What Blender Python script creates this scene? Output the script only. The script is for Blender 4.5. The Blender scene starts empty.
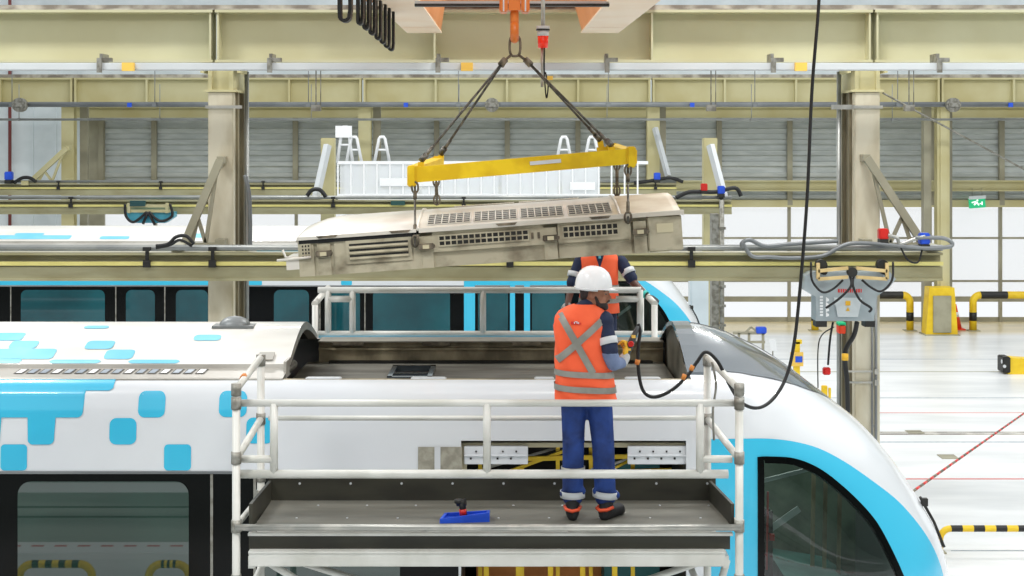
import bpy, bmesh, math, random
from mathutils import Vector, Matrix, Euler
random.seed(4)
R = math.radians
SC = bpy.context.scene
COL = SC.collection

# ------------------------------------------------------------------ camera, sky, light, exposure
F = 1500.0; HZ = 141.0; CH = 5.6          # focal length and horizon row of the 1024x576 photograph, eye height above floor
cd = bpy.data.cameras.new('camera'); cam = bpy.data.objects.new('camera', cd); COL.objects.link(cam)
cam.location = (0, 0, CH); cam.rotation_euler = (R(90), 0, 0)
cd.sensor_width = 36; cd.lens = F/1024*36; cd.shift_y = (HZ-288)/1024.0; cd.clip_end = 300
SC.camera = cam
w = bpy.data.worlds.new('daylight'); SC.world = w; w.use_nodes = True
w.node_tree.nodes['Background'].inputs[0].default_value = (0.95, 0.98, 1, 1)
w.node_tree.nodes['Background'].inputs[1].default_value = 1.0
def area(name, loc, size, size_y, energy, rot=(0, 0, 0), col=(1, .99, .97)):
    l = bpy.data.lights.new(name, 'AREA'); l.shape = 'RECTANGLE'; l.size = size; l.size_y = size_y; l.energy = energy; l.color = col
    o = bpy.data.objects.new(name, l); COL.objects.link(o); o.location = loc; o.rotation_euler = rot
    return o
for i, (lx, ly) in enumerate([(-8, 5), (2, 4), (12, 6), (-8, 16.3), (3, 16.3), (14, 16.3), (-6, 32), (6, 32), (18, 32)]):
    area('high_bay_lamp', (lx, ly, 13), 2.6, 1.0, 560)
SC.view_settings.view_transform = 'Standard'; SC.view_settings.look = 'None'
SC.view_settings.exposure = 0.0; SC.view_settings.gamma = 1; SC.view_settings.use_curve_mapping = False

# ------------------------------------------------------------------ materials
def lin(h):
    if isinstance(h, str):
        h = h.lstrip('#'); c = [int(h[i:i+2], 16)/255 for i in (0, 2, 4)]
        return [x/12.92 if x <= .04045 else ((x+.055)/1.055)**2.4 for x in c]+[1]
    return list(h)+[1]
def mat(name, c, c2=None, scale=3, rough=.5, metal=0, stretch=(1, 1, 1), lo=.42, hi=.62, ior=1.5, coat=0, bump=0, emit=0, alpha=1, detail=5):
    m = bpy.data.materials.new(name); m.use_nodes = True
    nt = m.node_tree; b = nt.nodes['Principled BSDF']
    b.inputs['Base Color'].default_value = lin(c); b.inputs['Roughness'].default_value = rough
    b.inputs['Metallic'].default_value = metal; b.inputs['IOR'].default_value = ior
    b.inputs['Coat Weight'].default_value = coat; b.inputs['Coat Roughness'].default_value = .05
    if alpha < 1: b.inputs['Alpha'].default_value = alpha
    if emit:
        b.inputs['Emission Color'].default_value = lin(c); b.inputs['Emission Strength'].default_value = emit
    tc = nt.nodes.new('ShaderNodeTexCoord'); mp = nt.nodes.new('ShaderNodeMapping'); mp.inputs['Scale'].default_value = stretch
    nz = nt.nodes.new('ShaderNodeTexNoise'); nz.inputs['Scale'].default_value = scale; nz.inputs['Detail'].default_value = detail
    nt.links.new(tc.outputs['Object'], mp.inputs[0]); nt.links.new(mp.outputs[0], nz.inputs[0])
    if c2:
        cr = nt.nodes.new('ShaderNodeValToRGB'); cr.color_ramp.elements[0].position = lo; cr.color_ramp.elements[1].position = hi
        cr.color_ramp.elements[0].color = lin(c); cr.color_ramp.elements[1].color = lin(c2)
        nt.links.new(nz.outputs[0], cr.inputs[0]); nt.links.new(cr.outputs[0], b.inputs['Base Color'])
    if bump:
        bp = nt.nodes.new('ShaderNodeBump'); bp.inputs['Strength'].default_value = bump; bp.inputs['Distance'].default_value = .02
        nt.links.new(nz.outputs[0], bp.inputs['Height']); nt.links.new(bp.outputs[0], b.inputs['Normal'])
    return m
M = {}
M['cream'] = mat('cream_paint', '#c6c4a4', '#bdb996', .7, .5)
M['cream2'] = mat('far_cream_paint', '#c9c399', '#bfb686', .7, .55)
M['railgrey'] = mat('overhead_rail_paint', '#a5a180', '#958f6c', 1.2, .5, stretch=(1, 1, 3))
M['rust'] = mat('rail_top_steel', '#7c7468', '#b9b4a6', 3, .6)
M['tray'] = mat('white_tray', '#cfd4d6', '#c6cbcd', 1, .4)
M['pipe'] = mat('galvanised_pipe', '#8f9290', '#a2a4a0', 2, .35, .4)
M['darkpipe'] = mat('dark_grey_pipe', '#74787a', '#85898a', 1, .4, .3)
M['yel'] = mat('yellow_conductor', '#dcd384', '#d2c878', 3, .5)
M['louver'] = mat('louvre_grey', '#b4bab8', '#c3c8c6', 1.5, .5, .2, stretch=(1, 1, 6))
M['mullion'] = mat('mullion_brown_grey', '#8f8b78', '#a29e88', 1, .5)
M['wallwhite'] = mat('pale_wall_sheet', '#dfe8ec', '#d0dade', 1, .5)
M['concrete'] = mat('column_concrete', '#d3cdb8', '#ab9f80', 2.6, .8, stretch=(1, 1, .35), bump=.1, lo=.45, hi=.75, detail=8)
M['steelcol'] = mat('column_web', '#8d8468', '#6c6450', 2, .6, stretch=(2, 2, .4))
M['white'] = mat('train_white_gloss', '#e0e4e7', '#d8dce1', .5, .22, coat=.6)
M['roofwhite'] = mat('train_roof_white', '#eceae4', '#dcd9d0', 1.3, .4, stretch=(.5, 1.5, 1), coat=.2)
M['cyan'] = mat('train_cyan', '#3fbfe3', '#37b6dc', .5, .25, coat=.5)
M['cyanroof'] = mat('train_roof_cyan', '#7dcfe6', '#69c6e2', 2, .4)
M['trimgrey'] = mat('train_grey_trim', '#b9b6ae', '#a7a39a', 2, .4, .2)
M['blackgloss'] = mat('black_gasket', '#060808', None, rough=.12, ior=1.28)
M['glass'] = mat('train_window_glass', '#1b312b', '#223c35', .8, .015, ior=1.9)
M['tealglass'] = mat('far_train_window_glass', '#0b3f47', '#11535c', .8, .02, ior=1.6)
M['cabglass'] = mat('cab_window_glass', '#11201e', '#1c302c', 1.5, .015, ior=1.9)
M['fairing'] = mat('fairing_grey_gloss', '#5f686e', '#545d63', 1, .2, .45, coat=.7)
M['welldark'] = mat('roof_well_floor', '#74726a', '#8f8d84', 3, .5, stretch=(.5, 2, 1), bump=.2)
M['flange'] = mat('dull_flange', '#7f7c72', '#908c80', 3, .5)
M['wellwall'] = mat('roof_well_wall', '#b3a688', '#756b55', 3.5, .6, stretch=(1, 1, .6))
M['endplate'] = mat('fairing_end_plate', '#8f8b7e', '#68665c', 4, .5)
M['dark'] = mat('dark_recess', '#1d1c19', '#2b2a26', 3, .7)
M['rubber'] = mat('black_rubber', '#131414', None, rough=.55)
M['tubewhite'] = mat('scaffold_white_tube', '#d8d8d2', '#c6c6be', 3, .4, .1)
M['tubemetal'] = mat('scaffold_bare_tube', '#a8a8a2', '#c4c2ba', 6, .35, .6)
M['coupler'] = mat('coupler_steel', '#9b9a92', '#77746a', 12, .45, .5)
M['deck'] = mat('deck_ply', '#706f66', '#5c5b52', 2.5, .5, stretch=(.4, 2, 1), bump=.1)
M['toe'] = mat('toe_board_dark', '#3b3a30', '#2c2b24', 3, .5, stretch=(.5, 1, 2))
M['acbody'] = mat('hvac_dirty_beige', '#b8b199', '#675d48', 5, .6, lo=.46, hi=.80, detail=8, stretch=(1, 1, 1.3), bump=.08)
M['accover'] = mat('hvac_cover_white', '#e2dfd6', '#c9c3b5', 1.6, .3, coat=.3, stretch=(.5, 1, 1))
M['acbrown'] = mat('hvac_brown_plate', '#c2b7a2', '#a8957a', 2.5, .5)
M['bracket'] = mat('grimy_steel_bracket', '#5a5347', '#8c8270', 10, .6, .4)
M['yellow'] = mat('lifting_beam_yellow', '#f0cd1c', '#dcb50e', 5, .4)
M['safety'] = mat('safety_yellow', '#f2cf2a', '#e4bd1c', 3, .45)
M['black'] = mat('black_paint', '#1a1a18', '#262622', 5, .5)
M['orange'] = mat('crane_orange', '#dd9560', '#d2864e', 1.5, .4)
M['palecrane'] = mat('crane_underside', '#f0dcc4', '#ecd3b6', 1.2, .5)
M['hookor'] = mat('hook_orange', '#e0823c', '#d4742e', 6, .35)
M['wire'] = mat('wire_rope', '#46443f', '#6b6860', 20, .5, .5)
M['chain'] = mat('chain_steel', '#77746c', '#4a4843', 20, .4, .7)
M['redlamp'] = mat('red_lamp', '#e0301c', None, rough=.2, emit=.25)
M['red'] = mat('red_plastic', '#cf2118', None, rough=.4)
M['blue'] = mat('blue_plastic', '#2457d6', '#1d4cc6', 6, .4)
M['teal'] = mat('teal_housing', '#4fa6bc', '#3f95ac', 3, .4)
M['boxgrey'] = mat('grey_enclosure', '#a3aeb2', '#98a3a7', 2, .4)
M['boxlight'] = mat('light_grey_cover', '#c8d0d2', None, rough=.4)
M['floor'] = None
M['greenfloor'] = mat('grey_green_aisle', '#87918a', '#a3aca4', .8, .5, stretch=(.2, 1, 1))
M['hallwall'] = mat('hall_wall_sheet', '#8f9490', '#7f847e', .5, .6)
M['vest'] = mat('hi_vis_orange', '#ff6a3e', '#f75f34', 5, .7, bump=.6)
M['silver'] = mat('reflective_tape', '#8c8b83', '#9c9b93', 10, .4, .2)
M['silverlt'] = mat('bright_reflective_tape', '#cfd3d6', None, rough=.4)
M['navy'] = mat('navy_cloth', '#18233f', '#1f2c4c', 8, .8, bump=.25)
M['bluecloth'] = mat('blue_trouser_cloth', '#1d3f86', '#142c62', 6, .75, bump=.9)
M['greycloth'] = mat('grey_blue_sleeve', '#6f7fa0', '#61708f', 8, .8, bump=.2)
M['skin1'] = mat('brown_skin', '#a06c50', '#8e5d44', 8, .5)
M['skin2'] = mat('dark_brown_skin', '#5b3a2e', '#4e3025', 8, .5)
M['hair'] = mat('black_hair', '#241915', None, rough=.6)
M['helmet'] = mat('helmet_white', '#f4f5f6', None, rough=.25, coat=.5)
M['glove'] = mat('glove_grey', '#c2c2c0', '#a6a6a4', 12, .7)
M['gloveyel'] = mat('glove_yellow', '#e9b52c', None, rough=.6)
M['darkglove'] = mat('dark_glove', '#3a3f42', None, rough=.7)
M['soleblk'] = mat('boot_black', '#17181a', '#242528', 10, .6)
M['soleor'] = mat('boot_orange', '#e0512a', None, rough=.5)
M['eyew'] = mat('eye_white', '#8d7c70', None, rough=.3)
M['panelwhite'] = mat('white_perforated_panel', '#dfe3e6', '#d4d8dc', 3, .4)
M['ctrl'] = mat('dark_grey_plastic', '#3c3f40', None, rough=.5)
M['tan'] = mat('tan_painted_bar', '#d9c089', '#cbb078', 4, .5)
M['tape'] = mat('grey_tape_patch', '#8d8a7c', '#a6a394', 14, .6)
M['seator'] = mat('orange_seat', '#d98a3e', '#c4762e', 3, .6)
M['green'] = mat('exit_green', '#1fae74', None, rough=.4, emit=.5)
M['signwhite'] = mat('sign_white', '#f4faf6', None, rough=.4, emit=.6)
M['clear'] = mat('clear_sheet', '#eef2f5', None, rough=.3, alpha=.45)
M['whitepaint'] = mat('white_rail_paint', '#f0f2f3', None, rough=.4)
M['cone'] = mat('cone_orange', '#f0481c', None, rough=.5)
M['greyplate'] = mat('grey_rubber_pad', '#a8a48c', '#9a967e', 3, .6)
M['beige'] = mat('beige_patch', '#c8c0a0', None, rough=.5)
M['ylabel'] = mat('yellow_orange_marker', '#f2c65a', None, rough=.5)
M['slot'] = mat('slot_blue_grey', '#8b98a6', '#aab4be', 8, .4)
M['bracelet'] = mat('turquoise_band', '#42c4b8', None, rough=.4)

def clear_glass(name, tint, refl):
    m = bpy.data.materials.new(name); m.use_nodes = True; nt = m.node_tree; nt.nodes.clear()
    o = nt.nodes.new('ShaderNodeOutputMaterial'); mx = nt.nodes.new('ShaderNodeMixShader'); tr = nt.nodes.new('ShaderNodeBsdfTransparent'); gl = nt.nodes.new('ShaderNodeBsdfGlossy'); lw = nt.nodes.new('ShaderNodeFresnel')
    lw.inputs['IOR'].default_value = refl; tr.inputs[0].default_value = lin(tint); gl.inputs['Roughness'].default_value = .01
    nt.links.new(lw.outputs[0], mx.inputs[0]); nt.links.new(tr.outputs[0], mx.inputs[1]); nt.links.new(gl.outputs[0], mx.inputs[2]); nt.links.new(mx.outputs[0], o.inputs[0]); return m
M['cabclear'] = clear_glass('cab_side_glass', '#b4cac2', 1.75)
M['cablining'] = mat('cab_lining', '#7d8c7c', '#5f6d60', 3, .6)
M['cabteal'] = mat('cab_desk_teal', '#5f9a94', '#4c827d', 3, .5)
M['pane'] = mat('glazing_pane', '#f2f5f7', None, rough=.3, alpha=.12)
def floor_mat():
    m = bpy.data.materials.new('painted_concrete_floor'); m.use_nodes = True; nt = m.node_tree; b = nt.nodes['Principled BSDF']
    tc = nt.nodes.new('ShaderNodeTexCoord'); mp = nt.nodes.new('ShaderNodeMapping'); mp.inputs['Scale'].default_value = (.25, .9, 1)
    nz = nt.nodes.new('ShaderNodeTexNoise'); nz.inputs['Scale'].default_value = 1.6; nz.inputs['Detail'].default_value = 6
    cr = nt.nodes.new('ShaderNodeValToRGB'); cr.color_ramp.elements[0].position = .35; cr.color_ramp.elements[1].position = .65
    cr.color_ramp.elements[0].color = lin('#d6d9da'); cr.color_ramp.elements[1].color = lin('#eceeee')
    sx = nt.nodes.new('ShaderNodeSeparateXYZ'); mr = nt.nodes.new('ShaderNodeMapRange')
    mr.inputs[1].default_value = 36.5; mr.inputs[2].default_value = 37.5
    mx = nt.nodes.new('ShaderNodeMixRGB'); mx.blend_type = 'MULTIPLY'; mx.inputs[2].default_value = lin('#efdcae')
    nt.links.new(tc.outputs['Object'], mp.inputs[0]); nt.links.new(mp.outputs[0], nz.inputs[0]); nt.links.new(nz.outputs[0], cr.inputs[0])
    nt.links.new(tc.outputs['Object'], sx.inputs[0]); nt.links.new(sx.outputs[1], mr.inputs[0]); nt.links.new(mr.outputs[0], mx.inputs[0])
    nt.links.new(cr.outputs[0], mx.inputs[1]); nt.links.new(mx.outputs[0], b.inputs['Base Color'])
    b.inputs['Roughness'].default_value = .32
    return m
M['floor'] = floor_mat()

# ------------------------------------------------------------------ helpers
def at(px, py, Y):
    return Vector(((px-512)*Y/F, Y, CH-(py-HZ)*Y/F))
WLOC = {}
class MB:
    def __init__(s): s.v = []; s.f = []; s.m = []; s.sm = []
    def add(s, vs, fs, mi=0, smooth=False):
        n = len(s.v); s.v += [Vector(v) for v in vs]; s.f += [tuple(i+n for i in f) for f in fs]
        s.m += [mi]*len(fs); s.sm += [smooth]*len(fs); return s
    def box(s, c, d, rot=None, mi=0, bev=0):
        bm = bmesh.new(); bmesh.ops.create_cube(bm, size=1); bmesh.ops.scale(bm, vec=Vector(d), verts=bm.verts)
        if bev: bmesh.ops.bevel(bm, geom=bm.edges[:], offset=bev, segments=2, affect='EDGES')
        mm = Matrix.Translation(Vector(c)) @ (Euler(rot).to_matrix().to_4x4() if rot else Matrix())
        bm.transform(mm); bm.verts.ensure_lookup_table()
        s.add([v.co.copy() for v in bm.verts], [[v.index for v in f.verts] for f in bm.faces], mi); bm.free(); return s
    def bb(s, a, b, mi=0, bev=0):
        a = Vector(a); b = Vector(b); return s.box((a+b)/2, [abs(x) for x in (b-a)], None, mi, bev)
    def tube(s, pts, r, seg=10, mi=0, cap=True):
        pts = [Vector(p) for p in pts]; n = len(pts); rs = r if isinstance(r, (list, tuple)) else [r]*n
        rings = []; prev = None
        for i, p in enumerate(pts):
            d = (pts[min(i+1, n-1)]-pts[max(i-1, 0)]).normalized()
            if prev is None:
                u = d.cross(Vector((0, 0, 1)));  u = u if u.length > .1 else d.cross(Vector((1, 0, 0))); u.normalize()
            else:
                u = prev-d*prev.dot(d); u.normalize()
            prev = u; v = d.cross(u)
            rings.append([p+(u*math.cos(2*math.pi*k/seg)+v*math.sin(2*math.pi*k/seg))*rs[i] for k in range(seg)])
        vs = [q for rg in rings for q in rg]; fs = []
        for i in range(n-1):
            for k in range(seg):
                a = i*seg+k; b = i*seg+(k+1) % seg; fs.append((a, b, b+seg, a+seg))
        s.add(vs, fs, mi, True)
        if cap: s.add(rings[0], [tuple(range(seg))[::-1]], mi); s.add(rings[-1], [tuple(range(seg))], mi)
        return s
    def bar(s, p0, p1, wdt, hgt, mi=0, up=(0, 0, 1)):
        p0 = Vector(p0); p1 = Vector(p1); d = (p1-p0).normalized(); u = d.cross(Vector(up))
        u = u if u.length > .05 else d.cross(Vector((1, 0, 0))); u.normalize(); v = u.cross(d)
        q = [(-.5, -.5), (.5, -.5), (.5, .5), (-.5, .5)]
        vs = [p+u*a*wdt+v*b*hgt for p in (p0, p1) for a, b in q]
        return s.add(vs, [(0, 3, 2, 1), (4, 5, 6, 7), (0, 1, 5, 4), (1, 2, 6, 5), (2, 3, 7, 6), (3, 0, 4, 7)], mi)
    def prism(s, poly, axis, a, b, mi=0, smooth=False):
        def P(u, v, t): return {'x': (t, u, v), 'y': (u, t, v), 'z': (u, v, t)}[axis]
        n = len(poly); vs = [P(u, v, a) for u, v in poly]+[P(u, v, b) for u, v in poly]
        s.add(vs, [tuple(range(n)), tuple(range(n, 2*n))[::-1]], mi)
        s.add(vs, [(i, (i+1) % n, (i+1) % n+n, i+n) for i in range(n)], mi, smooth); return s
    def grid(s, rows, mi=0, smooth=True, close=False):
        n = len(rows[0]); vs = [p for r in rows for p in r]; fs = []
        for i in range(len(rows)-1):
            for k in range(n if close else n-1):
                k2 = (k+1) % n; fs.append((i*n+k, i*n+k2, (i+1)*n+k2, (i+1)*n+k))
        return s.add(vs, fs, mi, smooth)
    def build(s, name, mats, parent=None, thick=0, fixn=True):
        if not isinstance(mats, (list, tuple)): mats = [mats]
        if parent is None:
            xs = [v.x for v in s.v]; ys = [v.y for v in s.v]; zs = [v.z for v in s.v]
            o0 = Vector(((min(xs)+max(xs))/2, (min(ys)+max(ys))/2, min(zs)))
        else: o0 = WLOC.get(parent.name, Vector((0, 0, 0)))
        me = bpy.data.meshes.new(name); me.from_pydata([v-o0 for v in s.v], [], s.f)
        me.polygons.foreach_set('material_index', s.m); me.polygons.foreach_set('use_smooth', s.sm); me.update()
        bm = bmesh.new(); bm.from_mesh(me); bmesh.ops.remove_doubles(bm, verts=bm.verts, dist=1e-5)
        if fixn: bmesh.ops.recalc_face_normals(bm, faces=bm.faces)
        bm.to_mesh(me); bm.free()
        for m in mats: me.materials.append(M[m] if isinstance(m, str) else m)
        o = bpy.data.objects.new(name, me); COL.objects.link(o)
        if parent is None: o.location = o0
        else: o.parent = parent
        WLOC[o.name] = o0.copy()
        if thick:
            md = o.modifiers.new('t', 'SOLIDIFY'); md.thickness = thick; md.offset = 0
        return o
def tag(o, label, cat, group=None, kind=None):
    if label: o['label'] = label
    if cat: o['category'] = cat
    if group: o['group'] = group
    if kind: o['kind'] = kind
    return o
def thing(name, label, cat, loc=(0, 0, 0), group=None):
    o = bpy.data.objects.new(name, None); COL.objects.link(o); o.location = loc; o.empty_display_size = .1
    WLOC[o.name] = Vector(loc); return tag(o, label, cat, group)
def struct(o): o['kind'] = 'structure'; return o
def dup(root, loc, label=None, rotz=None):
    r = root.copy(); COL.objects.link(r); r.location = loc
    if label: r['label'] = label
    if rotz is not None: r.rotation_euler = (0, 0, rotz)
    for ch in list(root.children):
        c = ch.copy(); COL.objects.link(c); c.parent = r
        for g in ch.children:
            d = g.copy(); COL.objects.link(d); d.parent = c
    return r
def lerp(t, x):
    if x <= t[0][0]: return t[0][1]
    for a, b in zip(t, t[1:]):
        if x <= b[0]: return a[1]+(b[1]-a[1])*(x-a[0])/(b[0]-a[0])
    return t[-1][1]
def smooth_path(pts, n=6):
    pts = [Vector(p) for p in pts]; P = [pts[0]]+pts+[pts[-1]]; out = []
    for i in range(1, len(P)-2):
        p0, p1, p2, p3 = P[i-1:i+3]
        for k in range(n):
            t = k/n
            out.append(.5*((2*p1)+(p2-p0)*t+(2*p0-5*p1+4*p2-p3)*t*t+(3*p1-p0-3*p2+p3)*t**3))
    out.append(pts[-1]); return out
def ibeam(mb, x0, x1, yc, z0, z1, fw, tf=.03, tw=.02, mi=0):
    mb.bb((x0, yc-fw/2, z0), (x1, yc+fw/2, z0+tf), mi); mb.bb((x0, yc-fw/2, z1-tf), (x1, yc+fw/2, z1), mi)
    mb.bb((x0, yc-tw/2, z0+tf), (x1, yc+tw/2, z1-tf), mi); return mb

# ------------------------------------------------------------------ the hall: floor, back wall, glazing
YW = 46.5
struct(MB().bb((-40, -34, -.2), (40, 47.2, 0)).build('floor', 'floor'))
fl = 1
for yy, wd, c in [(38.5, .05, 'slot'), (36.4, .07, 'greyplate'), (30.9, .03, 'red'), (27.9, .06, 'slot'), (24.85, .05, 'red'), (32.7, .04, 'slot'), (20.5, .02, 'slot')]:
    MBo = MB().bb((6.0 if yy > 20 else 4, yy-wd/2, 0), (22, yy+wd/2, .004)).build('trim_%d' % fl, c); struct(MBo); fl += 1
rz = MB(); rz.bb((7, 28.6, 0), (24, 28.67, .012)).bb((7, 28.8, 0), (24, 28.84, .012)); struct(rz.build('trim_%d' % fl, 'rust')); fl += 1
# mirrored aisle towards the camera: red and white marking, grooves
mk = MB().bb((-40, -33, 0), (40, 1.45, .003)); struct(mk.build('trim_%d' % fl, 'greenfloor')); fl += 1
mk = MB().bb((-30, 1.45, 0), (30, 2.0, .004)).bb((-30, -2.2, 0), (30, -1.5, .005)); struct(mk.build('trim_%d' % fl, 'whitepaint')); fl += 1
mk = MB()
for i in range(90): mk.bb((-14+i*.32, 1.62, 0), (-14+i*.32+.17, 1.68, .006))
struct(mk.build('trim_%d' % fl, 'red')); fl += 1
gk = MB()
for yy in (-.6, .0, -6.2, -9.4, -14): gk.bb((-30, yy, 0), (30, yy+.09, .006))
struct(gk.build('trim_%d' % fl, 'toe')); fl += 1
zl = CH-(205-HZ)*YW/F       # head of the glazing
z118 = CH-(118-HZ)*YW/F
wl = MB()
x0 = -16.2; x1 = 40
lv = MB()
k = 0; z = zl+.15
while z < z118:                       # horizontal corrugation
    lv.add([(-12.7, YW, z), (x1, YW, z), (x1, YW-.06, z+.05), (-12.7, YW-.06, z+.05), (x1, YW-.06, z+.17), (-12.7, YW-.06, z+.17), (x1, YW, z+.20), (-12.7, YW, z+.20), (x1, YW, z+.34), (-12.7, YW, z+.34)],
           [(0, 1, 2, 3), (3, 2, 4, 5), (5, 4, 6, 7), (7, 6, 8, 9)]); z += .34
lv.bb((-12.7, YW+.02, zl+.1), (x1, YW+.1, z118+.1))
struct(lv.build('wall_back', 'louver'))
wl.bb((-40, YW, z118), (x1, YW+.12, 15)); wl.bb((-40, YW, 0), (-12.7, YW+.12, z118))
for i in range(24): wl.bb((-30+i*.72, YW-.03, 0), (-30+i*.72+.05, YW, 9.5))
struct(wl.build('wall_back', 'wallwhite'))
struct(MB().bb((40, -34, 0), (40.2, 47.2, 15)).build('wall_right', 'hallwall'))
struct(MB().bb((-40.2, -34, 0), (-40, 47.2, 15)).build('wall_left', 'hallwall'))
struct(MB().bb((-40, -34.2, 0), (40, -34, 15)).build('wall_front', 'hallwall'))
bays = []; px = 14.5
while px < 1300: bays.append((px-512)*YW/F); px += 70.4
n = 1
for a, b in zip(bays, bays[1:]):
    if b < -12.4: continue
    a = max(a, -12.7)
    g = MB().bb((a+.05, YW+.02, .75), (b-.05, YW+.03, zl-.1)).build('window_%d' % n, 'pane'); struct(g)
    fr = MB(); fr.bb((a-.04, YW-.06, .0), (a+.05, YW+.08, zl)); fr.bb((a, YW-.04, .62), (b, YW+.06, .78))
    for zz in (CH-(238-HZ)*YW/F, CH-(281-HZ)*YW/F): fr.bb((a, YW-.02, zz-.03), (b, YW+.04, zz+.03))
    fr.bb((a, YW, 0), (b, YW+.06, .14)); fr.bb((a-.08, YW-.2, zl), (a+.08, YW-.07, z118+.2))
    f_ = fr.build('window_frame', 'mullion', g); n += 1
    if n == 4:
        pass
fr = MB().bb((-13.0, YW-.2, zl-.06), (x1, YW-.02, zl+.16)); struct(fr.build('trim_%d' % fl, 'cream2')); fl += 1
tr = MB(); ibeam(tr, -13, x1, YW-.55, CH-(190.5-HZ)*YW/F, CH-(180-HZ)*YW/F, .3); tag(tr.build('girt_beam', 'cream2'), 'long cream steel girt beam across the back wall just above the glazing', 'beam')
struct(MB().bb((-13.1, YW-.15, 0), (-12.6, YW-.02, z118)).build('trim_%d' % fl, 'mullion')); fl += 1
tr = MB(); ibeam(tr, -13.5, x1, YW-.5, CH-(118-HZ)*YW/F, CH-(107-HZ)*YW/F, .35); tag(tr.build('girt_beam', 'cream2'), 'cream beam on top of the grey louvred wall, under the dark round pipe', 'beam')

# sprinkler / downpipe on the white wall
dp = MB().tube([(-15.5, YW-.2, 0), (-15.5, YW-.2, 14)], .05); tag(dp.build('downpipe', mat('maroon_pipe', '#7a3a38', None, rough=.5)), 'thin maroon vertical pipe on the pale wall at far left', 'pipe')

# ------------------------------------------------------------------ far steelwork
YF = 43.5; sF = YF/F
zt = CH-(78-HZ)*sF; zb_ = CH-(104-HZ)*sF
fx = [at(p, 0, YF).x for p in (-213, 75, 363, 651, 939, 1227)]
names = ['far crane runway beam of cream steel at the left edge, beside the pale wall', 'far crane runway beam of cream steel behind the left concrete column and hanging black cable loops',
         'far crane runway beam of cream steel seen behind the crane hook slings', 'far crane runway beam of cream steel seen behind the long hanging black cable', 'far crane runway beam of cream steel at the right edge']
for i in range(5):
    mb = MB(); ibeam(mb, fx[i]+.02, fx[i+1]-.02, YF, zb_, zt, .4, .05)
    for k in range(5):
        xx = fx[i]+.06+(fx[i+1]-fx[i]-.12)*k/4; mb.bb((xx-.03, YF-.19, zb_), (xx+.03, YF-.01, zt))
    mb.bb((fx[i], YF-.16, zt), (fx[i+1], YF-.1, zt+.1), 1)
    tag(mb.build('crane_runway_beam', ['cream2', 'rust']), names[i], 'beam', 'far crane runway beams')
cl = ['left end, beside the pale wall', 'behind the clear-sheeted white cage', 'behind the yellow lifting beam end', 'right, above the yellow column guard']
for i, p in enumerate((69, 365, 653, 942)):
    c = at(p, 0, 43.9).x
    mb = MB(); mb.bb((c-.18, 43.75, 0), (c+.18, 43.79, zb_)).bb((c-.18, 44.05, 0), (c+.18, 44.09, zb_)).bb((c-.02, 43.79, 0), (c+.02, 44.05, zb_))
    mb.bb((c+.2, 44.3, 0), (c+.42, 44.5, zb_+.4), 1)
    if i == 3:
        mb.bb((c-.5, 44.0, 0), (c-.28, 44.3, zb_+.4), 1); mb.bb((c-.1, 43.70, 0), (c+.1, 43.75, zb_))
    tag(mb.build('steel_column', ['cream2', 'mullion']), 'slim cream steel column at the back wall, '+cl[i], 'column')
# round pipes running along
for py, Y, r, lab, m_ in [(104.5, 42, .075, 'dark grey round pipe running under the far crane runway beams', 'darkpipe'), (119.5, 42.6, .035, 'thin galvanised pipe just below the dark grey round pipe', 'pipe')]:
    mb = MB(); z = CH-(py-HZ)*Y/F; mb.tube([(-16, Y, z), (18, Y, z)], r)
    xs = [-14, -10, -5.7, -1.5, 2.7, 6.8, 10.8, 14.8]
    for xx in xs: mb.tube([(xx, Y, z), (xx, Y, z+1.0)], .012, 6); mb.box((xx, Y, z), (.12, .18, .12) if py < 110 else (.05, .1, .08))
    tag(mb.build('service_pipe', m_), lab, 'pipe')
for k, p in enumerate((130, 406, 692, 1010)):
    c = at(p, 105, 41.9); tag(MB().box(c+Vector((0, -.05, 0)), (.12, .06, .12)).build('pipe_marker', 'blue'), 'small blue square marker on the dark round pipe, '+['first from left', 'above the clear-sheeted cage', 'right of the yellow lifting beam', 'near the right edge'][k], 'marker')
for k, (p, py) in enumerate([(20, 105), (238+254, 105), (953, 105)]):
    c = at(p, py, 41.8); mb = MB().tube([c+Vector((0, -.1, 0)), c+Vector((0, .1, 0))], .2, 14); mb.box(c+Vector((0, 0, 0)), (.3, .3, .12))
    tag(mb.build('junction_valve', 'coupler'), 'round grey valve fitting on the dark pipe, '+['at the far left', 'right of the crane slings', 'right of the right concrete column'][k], 'valve')

# ------------------------------------------------------------------ overhead rails (three, same pattern)
def overhead_rail(Y, zt, zb, x0, x1, label, hs, clamps, pipeoff=.06):
    t = thing('overhead_rail', label, 'rail', ((x0+x1)/2, Y, zb))
    mb = MB(); ibeam(mb, x0, x1, Y, zb, zt, .26, .03); mb.bb((x0, Y-.11, zb+.0), (x1, Y-.09, zb+(zt-zb)*.5))
    mb.build('beam', 'railgrey', t)
    zy = zb+(zt-zb)*.62; MB().bb((x0, Y-.15, zy-.025), (x1, Y-.11, zy+.022)).build('conductor_strip', 'yel', t)
    p = MB(); p.tube([(x0, Y-.1, zt+pipeoff), (x1, Y-.1, zt+pipeoff)], .04)
    p.build('conduit', 'pipe', t)
    for c in clamps:
        m = MB(); m.bb((c-.045, Y-.19, zy-.045), (c+.045, Y-.13, zy+.045)).bb((c-.02, Y-.16, zy), (c+.02, Y-.13, zt+.05)); m.box((c, Y-.15, zt+.05), (.09, .1, .05)); m.build('hanger_clamp', 'black', t)
    return t
YN = 18.9; ZN1 = CH-(252-HZ)*YN/F; ZN0 = CH-(280-HZ)*YN/F
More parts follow.
